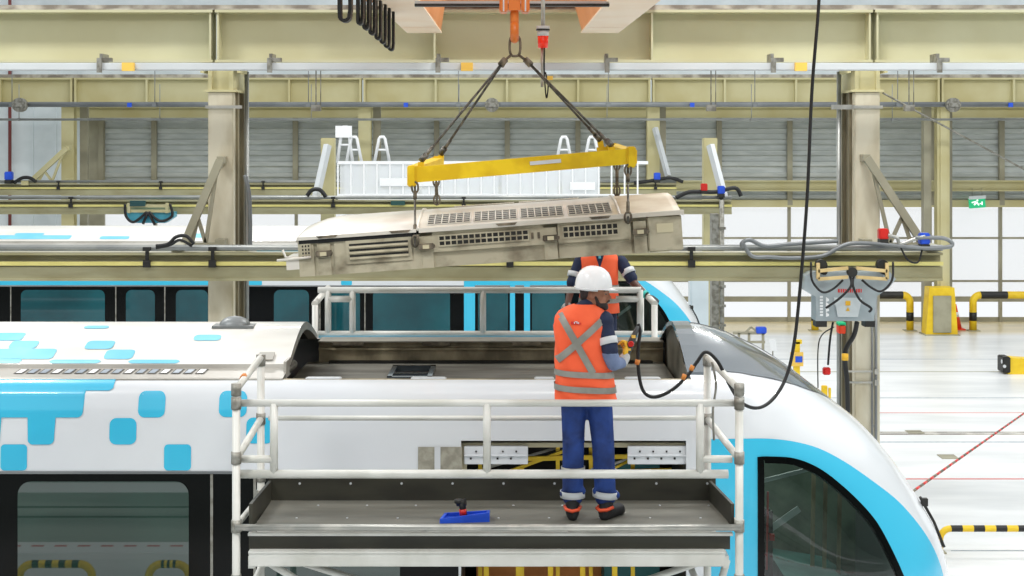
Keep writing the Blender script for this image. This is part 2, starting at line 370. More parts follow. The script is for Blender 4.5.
near_rail = overhead_rail(YN, ZN1, ZN0, -9, at(940, 0, YN).x, 'near overhead rail with yellow strip crossing in front of both concrete columns', 0, [at(p, 0, YN).x for p in (215, 510, 690, 150)])
YM = 32.5; ZM1 = CH-(200-HZ)*YM/F; ZM0 = CH-(214-HZ)*YM/F
overhead_rail(YM, ZM1, ZM0, -13, at(731, 0, YM).x, 'middle overhead rail with yellow strip, running behind the tilted roof unit', 0, [at(p, 0, YM).x for p in (73, 334, 464, 600, 720)])
YR = 43.0; ZR1 = CH-(183.5-HZ)*YR/F; ZR0 = CH-(195-HZ)*YR/F
overhead_rail(YR, ZR1, ZR0, -15, at(676, 0, YR).x, 'farthest overhead rail with yellow strip, highest of the three in view', 0, [at(p, 0, YR).x for p in (60, 162, 264, 655)])

# ------------------------------------------------------------------ near concrete columns, brackets, runway beams
YC = 19.5
zc = at(0, 92, YC).z
cx = []
for i, (pa, pb, sgn, lab) in enumerate([(208, 233, 1, 'left concrete column with brown web and angled brackets, in front of the far train'), (855, 880, -1, 'right concrete column beside the near train nose, carrying the grey supply box')]):
    xa = at(pa, 0, YC).x; xb = at(pb, 0, YC).x; c = (xa+xb)/2; cx.append(c)
    t = thing('concrete_column', lab, 'column', (c, YC+.4, 0))
    m = MB(); m.bb((xa, YC, 0), (xb, YC+.18, zc), bev=.01); m.bb((xa, YC+.72, 0), (xb, YC+.9, zc), bev=.01); m.build('shaft', 'concrete', t)
    xs = xb if sgn > 0 else xa
    m = MB(); m.bb((c-.06, YC+.18, 0), (c+.06, YC+.72, zc)); m.bb((xs-sgn*.02, YC+.2, 0), (xs+sgn*.03, YC+.26, zc)); m.bb((xs-sgn*.02, YC+.6, 0), (xs+sgn*.03, YC+.66, zc))
    m.bb((c-.05, YC+.18, 0), (xs-sgn*.015, YC+.9, zc)) if True else 0
    m.build('web', 'steelcol', t)
    m = MB(); zz = at(0, 63, YC).z
    m.bb((xa-.05, YC-.02, zc), (xb+.05, YC+.9, zc+.03)); m.bb((xa+.02, YC+.05, zc+.03), (xb-.02, YC+.09, zz)); m.bb((xa, YC, zc+.03), (xa+.05, YC+.8, zz)); m.bb((xb-.05, YC, zc+.03), (xb, YC+.8, zz))
    m.bb((xa-.1, YC, zc+.25), (xa-.05, YC+.5, zz)); m.bb((xb+.05, YC, zc+.25), (xb+.1, YC+.5, zz)); m.build('head_bracket', 'cream2', t)
    m = MB(); zz = at(0, 107, YC).z
    m.bb((xa-.03, YC-.03, zz-.02), (xb+.03, YC-.01, zz+.02)).bb((xa-.3, YC+.02, zz-.03), (xa, YC+.06, zz+.03)) if i else m.bb((xa-.03, YC-.03, zz-.02), (xb+.12, YC-.01, zz+.02))
    m.build('clamp_strap', 'tubemetal', t)
    # conduits running down the outer side
    m = MB(); xo = (xb+.09) if sgn > 0 else (xa-.1)
    m.tube([(xo, YC+.5, .2), (xo, YC+.5, at(0, 70, YC).z)], .03); m.tube([(xo-sgn*.03, YC+.65, .2), (xo-sgn*.03, YC+.65, 6.4)], .02); m.build('conduit', 'pipe', t)
    if i == 1:
        m = MB(); z1 = at(0, 371, YC).z; z2 = at(0, 382, YC).z
        for z_ in (z1, z2): m.bb((xa-.1, YC-.04, z_-.012), (xb-.1, YC-.02, z_+.012)).box((xb-.06, YC-.04, z_), (.05, .06, .07))
        for z_ in (4.1, 3.2, 2.5, 1.9): m.box((xb-.08, YC-.01, z_), (.03, .03, .03))
        m.build('pipe_band', 'tubemetal', t)
        m = MB(); m.tube([(xb-.06, YC-.03, .3), (xb-.06, YC-.03, ZN0-.1)], .018, 8); m.tube([(xb-.11, YC-.03, .3), (xb-.11, YC-.03, ZN0-.1)], .012, 8); m.build('conduit', 'darkpipe', t)
cL, cR = cx
runx = [at(p, 0, YC).x for p in (-400, 212, 434, 653, 876, 1400)]
# three beams: left bay, middle bay, right bay
zr0 = at(0, 62, YC).z; zr1 = at(0, 9, YC).z
for a, b, lab, st in [(runx[0], runx[1], 'near crane runway girder, left bay, behind the white cable tray', []), (runx[1], runx[4], 'near crane runway girder, middle bay, behind hook and black cable loops', [runx[2], runx[3]]), (runx[4], runx[5], 'near crane runway girder, right bay, right of the right column', [])]:
    t = thing('crane_runway_girder', lab, 'girder', ((a+b)/2, YC+.3, zr0), 'near crane runway girders')
    m = MB(); ibeam(m, a+.015, b-.015, YC+.35, zr0, zr1, .5, .035)
    for xx in [a+.05, b-.05]+st: m.bb((xx-.012, YC+.12, zr0), (xx+.012, YC+.34, zr1))
    m.bb((a+.03, YC+.12, zr1-.16), (b-.03, YC+.335, zr1-.035)) if False else 0
    m.build('web_and_flanges', 'cream', t)
    MB().bb((a, YC+.3, zr1), (b, YC+.38, zr1+.08)).bb((a, YC+.1, zr1), (b, YC+.6, zr1+.015)).build('crane_rail', 'rust', t)
# white cable tray
t = thing('cable_tray', 'long white cable tray hung along the bottom of the near crane runway girder', 'cable tray', (0, 19.1, 6.5))
za = at(0, 70.5, 19.1).z; zb2 = at(0, 63, 19.1).z
MB().bb((-9, 19.05, za), (9.5, 19.2, zb2), bev=.01).build('tray', 'tray', t)
for p in (100, 270, 438, 607, 773, 939):
    c = at(p, 66, 19.05); m = MB(); m.bb((c.x-.03, 19.0, za-.03), (c.x+.03, 19.04, zb2+.06)).box((c.x+.08, 19.1, zb2+.04), (.12, .08, .05)); m.bb((c.x-.02, 19.1, zb2), (c.x+.02, 19.4, zb2+.12)); m.build('hanger', 'coupler', t)
for k, p in enumerate((128, 467, 801)):
    c = at(p, 66, 19.0); tag(MB().bb((c.x-.075, 18.98, za-.01), (c.x+.075, 19.05, zb2-.0)).build('junction_box', 'ylabel'), 'small yellow box on the white cable tray, '+['leftmost', 'left of the crane hook', 'left of the long hanging cable'][k], 'box')
# hanging instruments below tray
for k, (p, p2) in enumerate([(316, 108), (711, 108), (909, 108)]):
    a = at(p, 69, 19.14); b = at(p, p2, 19.14); m = MB().tube([a, b], .008, 6).box(b, (.12, .1, .08)).tube([a+Vector((.06, 0, 0)), b+Vector((.06, 0, 0))], .006, 6)
    tag(m.build('hanging_sensor', 'coupler'), 'small grey device hanging on thin rods, '+['left of the clear cage', 'right of the yellow lifting beam', 'right of the right concrete column'][k], 'sensor')

def truss_bracket(x_top, x_bot, Yt, zt_, z_b, lab, mt='mullion', s=1.0, extra=True):
    t = thing('rail_bracket', lab, 'bracket', (x_bot, Yt, z_b))
    m = MB(); m.bar((x_top, Yt, zt_), (x_bot, Yt, z_b), .09*s, .11*s); m.build('diagonal', mt, t)
    if extra:
        d = x_bot-x_top; m = MB()
        m.bar((x_top+d*.1, Yt+.02, zt_-(zt_-z_b)*.1), (x_top+d*.42, Yt+.02, z_b), .05*s, .05*s)
        m.bar((x_top+d*.66, Yt+.02, zt_-(zt_-z_b)*.66), (x_top+d*.42, Yt+.02, z_b), .05*s, .05*s)
        m.bar((x_top+d*.58, Yt+.02, zt_-(zt_-z_b)*.58), (x_top+d*.8, Yt+.02, z_b), .05*s, .05*s)
        m.build('lacing_bar', mt, t)
    m = MB(); m.bar((x_top, Yt, z_b-.02), (x_bot, Yt, z_b-.02), .08*s, .07*s); m.box((x_bot, Yt-.15, z_b-.03), (.16*s, .65*s, .10*s)); m.box((x_top, Yt+.12, zt_), (.10*s, .25, .10*s)); m.box((x_top, Yt+.12, z_b), (.14*s, .3, .12*s)); m.build('bottom_chord', mt, t)
    return t
a = at(221, 160, 19.35); b = at(183, 240, 19.2)
truss_bracket(a.x, b.x, 19.3, a.z, ZN1+.08, 'angled steel bracket from left concrete column down to the near overhead rail', 'mullion', .9)
a = at(866, 158, 19.35); b = at(925, 240, 19.2)
truss_bracket(a.x, b.x, 19.3, a.z, ZN1+.08, 'angled steel bracket from right concrete column down to the near overhead rail', 'mullion', .9)
a = at(68, 148, 43.5); b = at(30, 182, 43.3)
truss_bracket(a.x, b.x, 43.4, a.z, ZR1+.05, 'small angled bracket at the far left cream column', 'cream2', 1.3)
# mid posts with their braces
for k, (p, q) in enumerate([(328, 316), (710, 724)]):
    c = at(p, 138, 33.2); m = MB(); m.bb((c.x-.15, 33.1, 0), (c.x+.15, 33.4, c.z), bev=.01)
    tag(m.build('steel_column', 'cream2'), ['short cream steel post left of the clear-sheeted cage', 'short cream steel post right of the clear-sheeted cage'][k], 'column')
    d = at(q, 194 if k == 0 else 187, 32.6); tp = at(p+(-0 if k == 0 else 0), 145, 33.0)
    m = MB().bar((tp.x, 32.95, tp.z), (d.x, 32.6, ZM1+.05), .12, .14); tag(m.build('brace_bar', 'tray'), ['pale brace bar on the short post left of the cage', 'pale brace bar on the short post right of the cage'][k], 'brace')
c = at(658, 128, 43.2); m = MB().bar(at(655, 128, 43.62), at(668, 176, 43.1), .12, .14); tag(m.build('brace_bar', 'tray'), 'pale brace bar on the cream column behind the lifting beam end', 'brace')
m = MB(); c = at(718, 300, 31); m.bb((c.x-.13, 31, 0), (c.x+.02, 31.3, at(0, 214, 31).z)).tube([(c.x+.08, 31, 0), (c.x+.08, 31, at(0, 200, 31).z)], .05)
for i in range(8): m.box((c.x+.08, 30.95, 1.0+i*.4), (.14, .08, .05))
tag(m.build('pipe_stand', 'coupler'), 'vertical grey post with clamped pipe right of the far train nose', 'post')
c = at(704, 300, 30); tag(MB().bb((c.x-.25, 30.2, 0), (c.x+.12, 30.6, at(0, 280, 30).z), bev=.03).build('electrical_cabinet', 'wallwhite'), 'tall pale cabinet behind the far train nose', 'cabinet')

# beacon boxes and cables on the rail ends
def beacon(px, py, Y, col, lab, s):
    t = thing('signal_beacon', lab, 'beacon', at(px, py, Y)); c = at(px, py, Y)
    MB().box(c+Vector((0, 0, .06*s)), (.14*s, .14*s, .16*s), bev=.015*s).build('lens', col, t); MB().box(c-Vector((0, 0, .05*s)), (.13*s, .14*s, .07*s)).build('base', 'black', t)
c0 = -.1
beacon(924, 243, 18.75, 'blue', 'blue beacon box on the right end of the near overhead rail', .9)
beacon(883, 238, 18.75, 'red', 'red box on the near overhead rail in front of the right column', .85)
beacon(721, 193, 32.3, 'blue', 'blue beacon on the right end of the middle overhead rail', 1.1)
beacon(704, 190, 32.3, 'red', 'red box beside the blue beacon on the middle rail end', 1.0)
beacon(657, 179, 42.8, 'blue', 'blue beacon on the right end of the farthest overhead rail', 1.3)
beacon(9, 179, 42.8, 'blue', 'blue beacon at the far left on the farthest overhead rail', 1.5)
def cable(pts, r, lab, m_='rubber', name='cable', n=6):
    m = MB().tube(smooth_path(pts, n), r, 8); return tag(m.build(name, m_), lab, 'cable')
Yq = 18.7
cable([at(742, 242, Yq), at(752, 256, Yq), at(770, 257, Yq), at(790, 258, Yq), at(822, 256, Yq), at(842, 246, Yq), at(860, 243, Yq), at(900, 246, Yq), at(924, 248, Yq), at(948, 247, Yq), at(952, 243, Yq), at(942, 238, Yq), at(915, 238, Yq)], .026, 'thick grey black hose looped along the right end of the near rail', 'darkpipe')
cable([at(888, 235, Yq), at(897, 238, Yq), at(900, 244, Yq), at(912, 240, Yq), at(925, 236, Yq)], .022, 'short pale hose between the red box and the blue beacon', 'tubemetal')
cable([at(743, 248, Yq), at(742, 243, Yq), at(750, 240, Yq), at(765, 246, Yq), at(790, 244, Yq), at(838, 241, Yq)], .026, 'grey hose curling at the near rail right of the lifted roof unit', 'darkpipe')
cable([at(900, 246, Yq), at(908, 260, Yq), at(918, 262, Yq), at(922, 250, Yq)], .012, 'thin black wire drooping under the blue beacon of the near rail')
cable([at(156, 246, Yq), at(168, 244, Yq), at(176, 237, Yq), at(186, 236, Yq), at(194, 244, Yq)], .022, 'black cable arching over the bracket foot of the left column')
cable([at(156, 248, Yq), at(170, 245, Yq), at(180, 240, Yq), at(192, 246, Yq)], .018, 'second black cable below the arching one at the left column bracket')
cable([at(676, 198, 32.3), at(690, 192, 32.3), at(715, 192, 32.3), at(735, 188, 32.3), at(741, 196, 32.3)], .045, 'black cable bundle at the right end of the middle overhead rail')
cable([at(634, 183, 42.8), at(650, 181, 42.8), at(670, 178, 42.8), at(683, 182, 42.8)], .05, 'black cable at the right end of the farthest overhead rail')
cable([at(307, 196, 32.3), at(312, 190, 32.3), at(320, 190, 32.3), at(326, 197, 32.3)], .045, 'black cable arch on the middle rail below the left short post')
cable([at(14, 183, 42.8), at(22, 178, 42.8), at(30, 178, 42.8), at(36, 182, 42.8)], .05, 'black cable arch beside the far left blue beacon')
cable([at(245, 175, 19.6), at(249, 195, 19.6), at(250, 225, 19.6), at(250, 248, 19.6)], .03, 'grey conduit bending down right side of the left concrete column', 'darkpipe')
# thin guy wire to the right
cable([at(883, 93, 19.6), at(1500, 427, 29.36)], .014, 'thin pale wire slanting down from the right column to the right edge', 'coupler', n=2)

# ------------------------------------------------------------------ near supply trolley on the rail
c = at(852, 300, 18.65); t = thing('supply_trolley', 'grey electrical supply box hanging from the near rail beside the right column', 'trolley', c)
Yb = 18.55
def quad(mb, pts, Y, d, mi=0): mb.prism([(at(p, q, Y).x, at(p, q, Y).z) for p, q in pts], 'y', Y, Y+d, mi)
m = MB(); quad(m, [(805, 276), (812, 272), (890, 272), (896, 279), (889, 288), (877, 296), (874, 321), (816, 321), (816, 297), (804, 290)], Yb, .3); m.build('enclosure', 'boxgrey', t)
m = MB(); quad(m, [(834, 298), (862, 298), (858, 317), (838, 317)], Yb-.03, .03); m.build('cover_panel', 'boxlight', t)
m = MB(); quad(m, [(845.5, 301), (850.5, 301), (850.5, 305.5), (845.5, 305.5)], Yb-.036, .006); quad(m, [(848, 307), (849.8, 311), (846, 311)], Yb-.036, .006); m.build('warning_label', 'gloveyel', t)
m = MB(); xx = 838
for wd in (2.2, 1.6, 2, 1.4, 2.2, 1.8, 1.0, 2.0, 1.5, 2.0, 1.3): quad(m, [(xx, 289), (xx+wd*.8, 289), (xx+wd*.8, 292.5), (xx, 292.5)], Yb-.004, .004); xx += wd+.5
m.build('lettering', 'red', t)
m = MB()
for k in range(7): quad(m, [(820, 296+k*3), (823, 296+k*3), (823, 298+k*3), (820, 298+k*3)], Yb-.01, .01)
for k in range(4): quad(m, [(826, 297+k*5), (829, 299+k*5), (829, 301+k*5), (826, 302+k*5)], Yb-.01, .01)
m.build('vent_holes', 'whitepaint', t)
m = MB()
for a_, b_ in [((818, 263), (818, 279)), ((887, 263), (887, 279)), ((818, 271), (848, 268)), ((887, 271), (856, 268)), ((818, 279), (848, 277)), ((887, 279), (856, 277))]: m.bar(at(*a_, 18.4), at(*b_, 18.4), .04, .04)
m.build('hanger_frame', 'tan', t)
for p in (821, 882):
    m = MB(); cc = at(p, 265, 18.5); m.tube([cc+Vector((0, -.06, 0)), cc+Vector((0, .06, 0))], .07, 14); m.tube([cc+Vector((.03, -.06, -.08)), cc+Vector((.03, .06, -.08))], .04, 10); m.build('roller', 'black', t)
cc = at(852, 272, 18.4); MB().tube([cc+Vector((0, -.04, 0)), cc+Vector((0, .05, 0))], .06, 16).build('hub', 'black', t)
m = MB().tube(smooth_path([at(811, 262, 18.4), at(812, 280, 18.35), at(822, 292, 18.35), at(833, 289, 18.4), at(843, 280, 18.4)]), .014, 8)
m.tube(smooth_path([at(893, 262, 18.4), at(892, 280, 18.35), at(882, 291, 18.35), at(872, 288, 18.4), at(862, 280, 18.4)]), .014, 8)
m.tube(smooth_path([at(850, 276, 18.4), at(851, 286, 18.35), at(840, 298, 18.35), at(826, 308, 18.4)]), .016, 8)
m.tube(smooth_path([at(854, 276, 18.4), at(853, 286, 18.35), at(860, 300, 18.35), at(871, 308, 18.4), at(869, 312, 18.4)]), .016, 8); m.build('cable_loop', 'rubber', t)
m = MB(); quad(m, [(816, 321), (827, 321), (827, 327), (816, 327)], Yb, .2); quad(m, [(865, 321), (875, 321), (875, 327), (865, 327)], Yb, .2); m.build('plug_socket', 'black', t)
cable([at(857, 322, 18.6), at(854, 335, 18.65), at(846, 349, 18.7), at(845, 362, 18.75), at(847, 380, 18.8), at(848, 412, 18.9)], .03, 'thick black cable hanging down in front of the right concrete column')
cc = at(845, 357, 18.6); tag(MB().tube([cc+Vector((0, 0, -.04)), cc+Vector((0, 0, .04))], .042, 10).build('cable_clip', 'gloveyel'), 'orange clip on the thick cable of the right column', 'clip')
cc = at(841, 328, 19.42); tag(MB().box(cc, (.09, .16, .13), bev=.01).build('indicator_lamp', 'cone'), 'small orange and green lamp below the grey supply box', 'lamp')
cc = at(841, 323.5, 19.42); tag(MB().box(cc, (.09, .16, .04)).build('lamp_cap', 'green'), 'small green cap above the orange lamp on right column', 'lamp')
cable([at(833, 322, 18.8), at(830, 340, 18.8), at(828, 365, 18.8)], .014, 'thin black cable holding the red control button left of the right column')
cc = at(826.5, 371, 18.75); t = thing('emergency_stop', 'red hanging push button box left of the right concrete column', 'button', cc); MB().box(cc, (.09, .08, .09), bev=.01).build('housing', 'red', t); MB().tube([cc+Vector((0, -.07, 0)), cc+Vector((0, -.04, 0))], .03, 12).build('button', 'red', t)
cable([at(834, 327, 18.8), at(822, 335, 18.8), at(818, 350, 18.8), at(818, 388, 18.8)], .008, 'thin wire left of the red hanging button')

# teal trolley on middle rail
cc = at(149, 214, 32.2); t = thing('cable_trolley', 'teal supply trolley with black cable loops hanging from the middle rail at left', 'trolley', cc)
m = MB(); YY = 32.1; m.prism([(at(p, q, YY).x, at(p, q, YY).z) for p, q in [(126, 212), (174, 212), (174, 217), (165, 223), (135, 223), (126, 218)]], 'y', YY, YY+.3); m.build('housing', 'teal', t)
m = MB(); m.prism([(at(p, q, YY).x, at(p, q, YY).z) for p, q in [(131, 200.5), (146, 200.5), (146, 206), (131, 206)]], 'y', YY-.1, YY); m.build('motor_box', mat('dark_teal_box', '#1d4a4c', None, rough=.5), t)
m = MB()
for y_ in (206, 211): m.bar(at(128, y_, YY), at(170, y_, YY-.05), .06, .06)
m.bar(at(129, 203, YY-.05), at(129, 213, YY-.05), .06, .06); m.bar(at(167, 203, YY-.05), at(167, 213, YY-.05), .06, .06); m.build('hanger_frame', 'cream2', t)
m = MB().tube(smooth_path([at(125, 204, YY-.1), at(126, 216, YY-.1), at(134, 222, YY-.1), at(147, 212, YY-.1)]), .03, 8).tube(smooth_path([at(170, 204, YY-.1), at(172, 216, YY-.1), at(160, 221, YY-.1), at(149, 212, YY-.1)]), .03, 8)
m.tube([at(148, 212, YY-.1), at(143, 224, YY-.1)], .03).tube([at(148, 212, YY-.1), at(155, 225, YY-.1)], .03); m.build('cable_loop', 'rubber', t)
c = at(398, 203, 32.34); tag(MB().box(c, (.3, .1, .09)).build('rail_sensor_box', M['teal'] if False else mat('dark_green_box', '#22504c', None, rough=.5)), 'small dark green box on the middle rail left of the yellow beam', 'box')

def V(*a): return Vector(a)
# ------------------------------------------------------------------ trains
XT = [(.5, 3.45), (.9, 3.56), (1.4, 3.64), (1.7, 3.635), (1.975, 3.6), (2.24, 3.55), (2.45, 3.47), (2.74, 3.3), (2.99, 3.13), (3.18, 2.97), (3.33, 2.82), (3.47, 2.63), (3.69, 2.34), (3.83, 2.13), (3.96, 1.875), (4.04, 1.68), (4.07, 1.55), (4.08, 1.4)]
WT = [(.5, 1.30), (.9, 1.35), (3.1, 1.35), (3.25, 1.346), (3.42, 1.337), (3.58, 1.318), (3.70, 1.285), (3.765, 1.23), (3.79, 1.17), (3.83, 1.04), (3.90, .84), (3.97, .60), (4.03, .36), (4.06, .2), (4.08, 0)]
def smt(t, step):
    out = []; x = t[0][0]
    while x < t[-1][0]: out.append((x, sum(lerp(t, x+d) for d in (-step, 0, step))/3)); x += step
    out.append(t[-1]); return out
XTS = smt(XT, .04); XTS[-1] = (4.08, 1.4)
X0 = 1.36; NN = 2.5; WL = -1.74
def S(X, z):
    w_ = lerp(WT, z)
    if X <= X0: return 1.35-w_
    u = min(1, (X-X0)/max(1e-4, lerp(XTS, z)-X0)); return 1.35-w_*(1-u**NN)**(1/NN)
def ztop(X):
    z_ = 4.08
    while z_ > .5 and lerp(XTS, z_) < X: z_ -= .005
    return z_
def patch(mb, cols, f, nz=8, off=.004, mi=0, far=False, zg=None):
    # cols: (X, zlo, zhi); f(X,z)-> y ; offset outward along the surface normal
    rows = []
    for X, a, b in cols:
        r = []
        for k in range(nz+1):
            z_ = a+(b-a)*k/nz if zg is None else max(a, zg[k])
            y = f(X, z_)
            dyx = (f(X+.01, z_)-f(X-.01, z_))/.02; dyz = (f(X, z_+.01)-f(X, z_-.01))/.02
            nn = Vector((dyx, -1, dyz)).normalized(); p = Vector((X, y, z_))+nn*off
            if far: p.y = 2.7-p.y
            r.append(p)
        rows.append(r)
    mb.grid(rows, mi)
def rrect_cols(x0, x1, z0, z1, r, k=5):
    c = []
    for i in range(k+1):
        a = math.pi/2*i/k; dx = r*(1-math.cos(a)); dz = r*(1-math.sin(a)); c.append((x0+dx, z0+dz, z1-dz))
    c.append(((x0+x1)/2, z0, z1))
    for i in range(k, -1, -1):
        a = math.pi/2*i/k; dx = r*(1-math.cos(a)); dz = r*(1-math.sin(a)); c.append((x1-dx, z0+dz, z1-dz))
    return c
ROOF = [(.50, 3.86), (.53, 3.875), (.75, 3.955), (1.0, 4.03), (1.2, 4.07), (1.35, 4.08)]
def roofz(y): return lerp(ROOF, y if y <= 1.35 else 2.7-y)
IBC = [(1.836, 3.235), (1.921, 3.236), (2.117, 3.212), (2.316, 3.125), (2.517, 2.969), (2.721, 2.764), (2.842, 2.589), (3.003, 2.259), (3.08, 2.0), (3.1, 1.8)]
def cut(mb, inside):
    keep = [i for i, f in enumerate(mb.f) if not all(inside(mb.v[k].x, mb.v[k].z) for k in f)]
    mb.f = [mb.f[i] for i in keep]; mb.m = [mb.m[i] for i in keep]; mb.sm = [mb.sm[i] for i in keep]
def train(label, Y0, dx, XL, glass, bands, windows, seams, squares, roofsq, opening=None, well=True, doors=()):
    t = thing('metro_train', label, 'train', (dx, Y0, 0))
    WLOC[t.name] = Vector((0, 0, 0))   # parts are written in the train's own frame
    zs = [.5, .9, 1.6, 2.4, 3.1, 3.17, 3.25, 3.34, 3.42, 3.5, 3.58, 3.64, 3.70, 3.74, 3.765, 3.78, 3.79]
    zo = 3.36
    # side shells
    sh = MB()
    for far in (0, 1):
        Xs = [XL, WL, X0] if not (opening and not far) else [XL, opening[0], opening[1], X0]
        for i in range(len(Xs)-1):
            zz = zs if not (opening and not far and i == 1) else [zo]+[q for q in zs if q > zo+.01]
            if opening and not far and i == 1: pass
            rows = []
            for X in (Xs[i], Xs[i+1]):
                r = []
                for z_ in zz:
                    y = S(0, z_); r.append(Vector((X, 2.7-y if far else y, z_)))
                rows.append(r)
            sh.grid(rows)
            if not (opening and not far and i == 1) and zz[0] == .5 and opening and not far:
                pass
    sh.add([(XL, 0, .5), (XL, 2.7, .5), (XL, 2.7, 3.77), (XL, 0, 3.77)], [(0, 1, 2, 3)])
    sh.add([(XL, .05, .5), (X0, .05, .5), (X0, 2.65, .5), (XL, 2.65, .5)], [(0, 1, 2, 3)])
    sh.build('side_shell', 'white', t, fixn=True)
    # nose
    ns = MB(); nt_ = 90; rows = []
    zl_ = []; z_ = .5
    while z_ < 3.9: zl_.append(z_); z_ += .04
    while z_ < 4.07: zl_.append(z_); z_ += .02
    zl_ += [4.065, 4.075, 4.08]
    for z_ in zl_:
        xt = lerp(XTS, z_)-X0; w_ = max(lerp(WT, z_), .001); r = []
        for k in range(-nt_, nt_+1):
            a = k/nt_*math.pi/2
            r.append(Vector((X0+xt*max(0, math.cos(a))**(2/NN), 1.35+w_*math.copysign(abs(math.sin(a))**(2/NN), a), z_)))
        rows.append(r)
    ns.grid(rows); IBs = [(v.x, v.z) for v in smooth_path([(a, 0, b) for a, b in IBC], 8)]
    cut(ns, lambda X, z_: 1.848 < X < 3.068 and 1.512 < z_ < lerp(IBs, X)-.012)
    ns.build('nose_shell', 'white', t)
    # roof
    rf = MB(); ed = MB()
    ys = [.50, .53, .6, .7, .8, .9, 1.0, 1.1, 1.2, 1.28, 1.35]; ys = ys+[2.7-y for y in ys[::-1]][1:]
    xr = WL if well else X0
    rf.grid([[Vector((X, y, roofz(y))) for y in ys] for X in (XL, -4, xr)])
    for s_ in (0, 1):
        g = lambda y: 2.7-y if s_ else y
        ed.grid([[Vector((X, g(y), z_)) for y, z_ in [(.178, 3.79), (.20, 3.80), (.49, 3.83), (.50, 3.86)]] for X in (XL, xr)], smooth=False)
    rf.build('roof_cover', 'roofwhite', t); ed.build('gutter_ledge', 'trimgrey', t)
    if well:
        # hollow end of the roof cover
        m = MB(); ri = [Vector((WL+.005, y, roofz(y))) for y in ys]; rin = [Vector((WL+.005, 1.35+(y-1.35)*.93, 3.86+(roofz(y)-3.86)*.80-.02)) for y in ys]
        rin2 = [v+Vector((-.08, 0, 0)) for v in rin]
        m.grid([ri, rin, rin2], smooth=False); m.bb((WL-.02, .36, 3.77), (WL+.0, .6, 3.9)); m.build('cover_rim', 'trimgrey', t)
        m = MB(); m.grid([rin2, [Vector((v.x-.5, v.y, v.z)) for v in rin2]]); m.bb((WL-.5, .6, 3.5), (WL-.45, 2.1, 3.9)); m.build('duct_interior', 'dark', t)
        m = MB()
        for k in range(4): m.tube(smooth_path([(WL-.1-.03*k, .7+.12*k, 3.6), (WL-.12, .75+.12*k, 3.85), (WL-.2, 1.2, 3.95), (WL-.2, 1.8, 3.9)]), .018, 6)
        m.tube(smooth_path([(WL-.02, .55, 3.8), (WL+.02, .62, 3.84), (WL-.03, .8, 3.83)]), .03, 8)
        m.build('duct_cable', 'wire', t)
        # well
        MB().bb((WL-.1, .24, 3.50), (X0, 2.32, 3.61)).build('well_floor', 'welldark', t)
        m = MB(); m.bb((WL, .178, 3.5), (X0, .23, 3.79)); m.build('near_well_wall', 'wellwall', t)
        m = MB(); m.bb((WL, 2.32, 3.5), (X0, 2.36, 3.80)).bb((WL, 2.28, 3.72), (X0, 2.33, 3.74)); m.build('far_well_wall', 'wellwall', t)
        MB().bb((WL, 2.24, 3.795), (X0, 2.522, 3.806)).build('well_flange', 'flange', t)
        m = MB(); m.bb((WL+.1, 2.22, 3.61), (X0-.1, 2.28, 3.63)); m.build('drain_channel', 'dark', t)
        for a_, b_ in ((-1.61, -1.33), (-.81, -.55), (.0, .26)):
            MB().bb((a_, 2.22, 3.765), (b_, 2.3, 3.80), bev=.008).build('latch_bracket', 'bracket', t)
        for a_, b_ in ((-1.57, -1.30), (-.77, -.50), (.17, .32), (.86, 1.13)):
            MB().bb((a_, .19, 3.785), (b_, .27, 3.80), bev=.01).build('latch_plate', 'silverlt', t)
        m = MB(); a_, b_, y0_, y1_ = -1.03, -.66, 1.15, 1.8
        zf = 3.61
        m.bb((a_, y0_, zf), (a_+.04, y1_, zf+.05)).bb((b_-.04, y0_, zf), (b_, y1_, zf+.05)).bb((a_, y1_-.04, zf), (b_, y1_, zf+.05)).bb((a_, y0_, zf), (b_, y0_+.04, zf+.05)).bb((a_, y0_+.3, zf+.005), (b_, y0_+.35, zf+.03)); m.build('hatch_frame', 'fairing', t)
        MB().bb((a_+.04, y0_+.04, zf+.001), (b_-.04, y1_-.04, zf+.004)).build('hatch_opening', 'black', t)
        # end plate of the nose fairing
        m = MB(); top = []
        zz_ = [3.55, 3.77, 3.79, 3.82, 3.85, 3.89, 3.93, 3.965, 4.0, 4.025, 4.05, 4.065, 4.075, 4.08]
        left = [(1.35-(lerp(WT, z_) if z_ > 3.6 else 1.01), z_) for z_ in zz_]; left = [(.24, 3.55), (.24, 3.785)]+left[3:]; poly = left+[(2.7-y, z_) for y, z_ in left[::-1][1:]]
        m.prism([(1.35+(y-1.35)*.96, 3.55+(z_-3.55)*.965) for y, z_ in poly], 'x', X0+.03, X0+.05); m.build('end_plate', 'endplate', t)
        m = MB(); o_ = [Vector((X0-.02, y, z_)) for y, z_ in poly]; i_ = [Vector((X0-.02, 1.35+(y-1.35)*.95, 3.55+(z_-3.55)*.955)) for y, z_ in poly]
        m.grid([[v+Vector((.14, 0, .012)) for v in o_], [v+Vector((0, 0, .012)) for v in o_], i_, [v+Vector((.06, 0, 0)) for v in i_]], smooth=False); m.build('fairing_rim', 'fairing', t)
    # nose fairing skin
    FB = [(1.36, 3.835), (1.53, 3.834), (1.75, 3.815), (2.0, 3.765), (2.22, 3.686), (2.48, 3.563), (2.62, 3.475)]
    m = MB(); cols = []
    X = X0
    while X < 2.62: zt_ = ztop(X); cols.append((X, min(lerp(FB, X), zt_-.001), zt_)); X += .045
    for far in (0, 1): patch(m, cols, S, 14, .006, far=bool(far))
    m.build('roof_fairing', 'fairing', t)
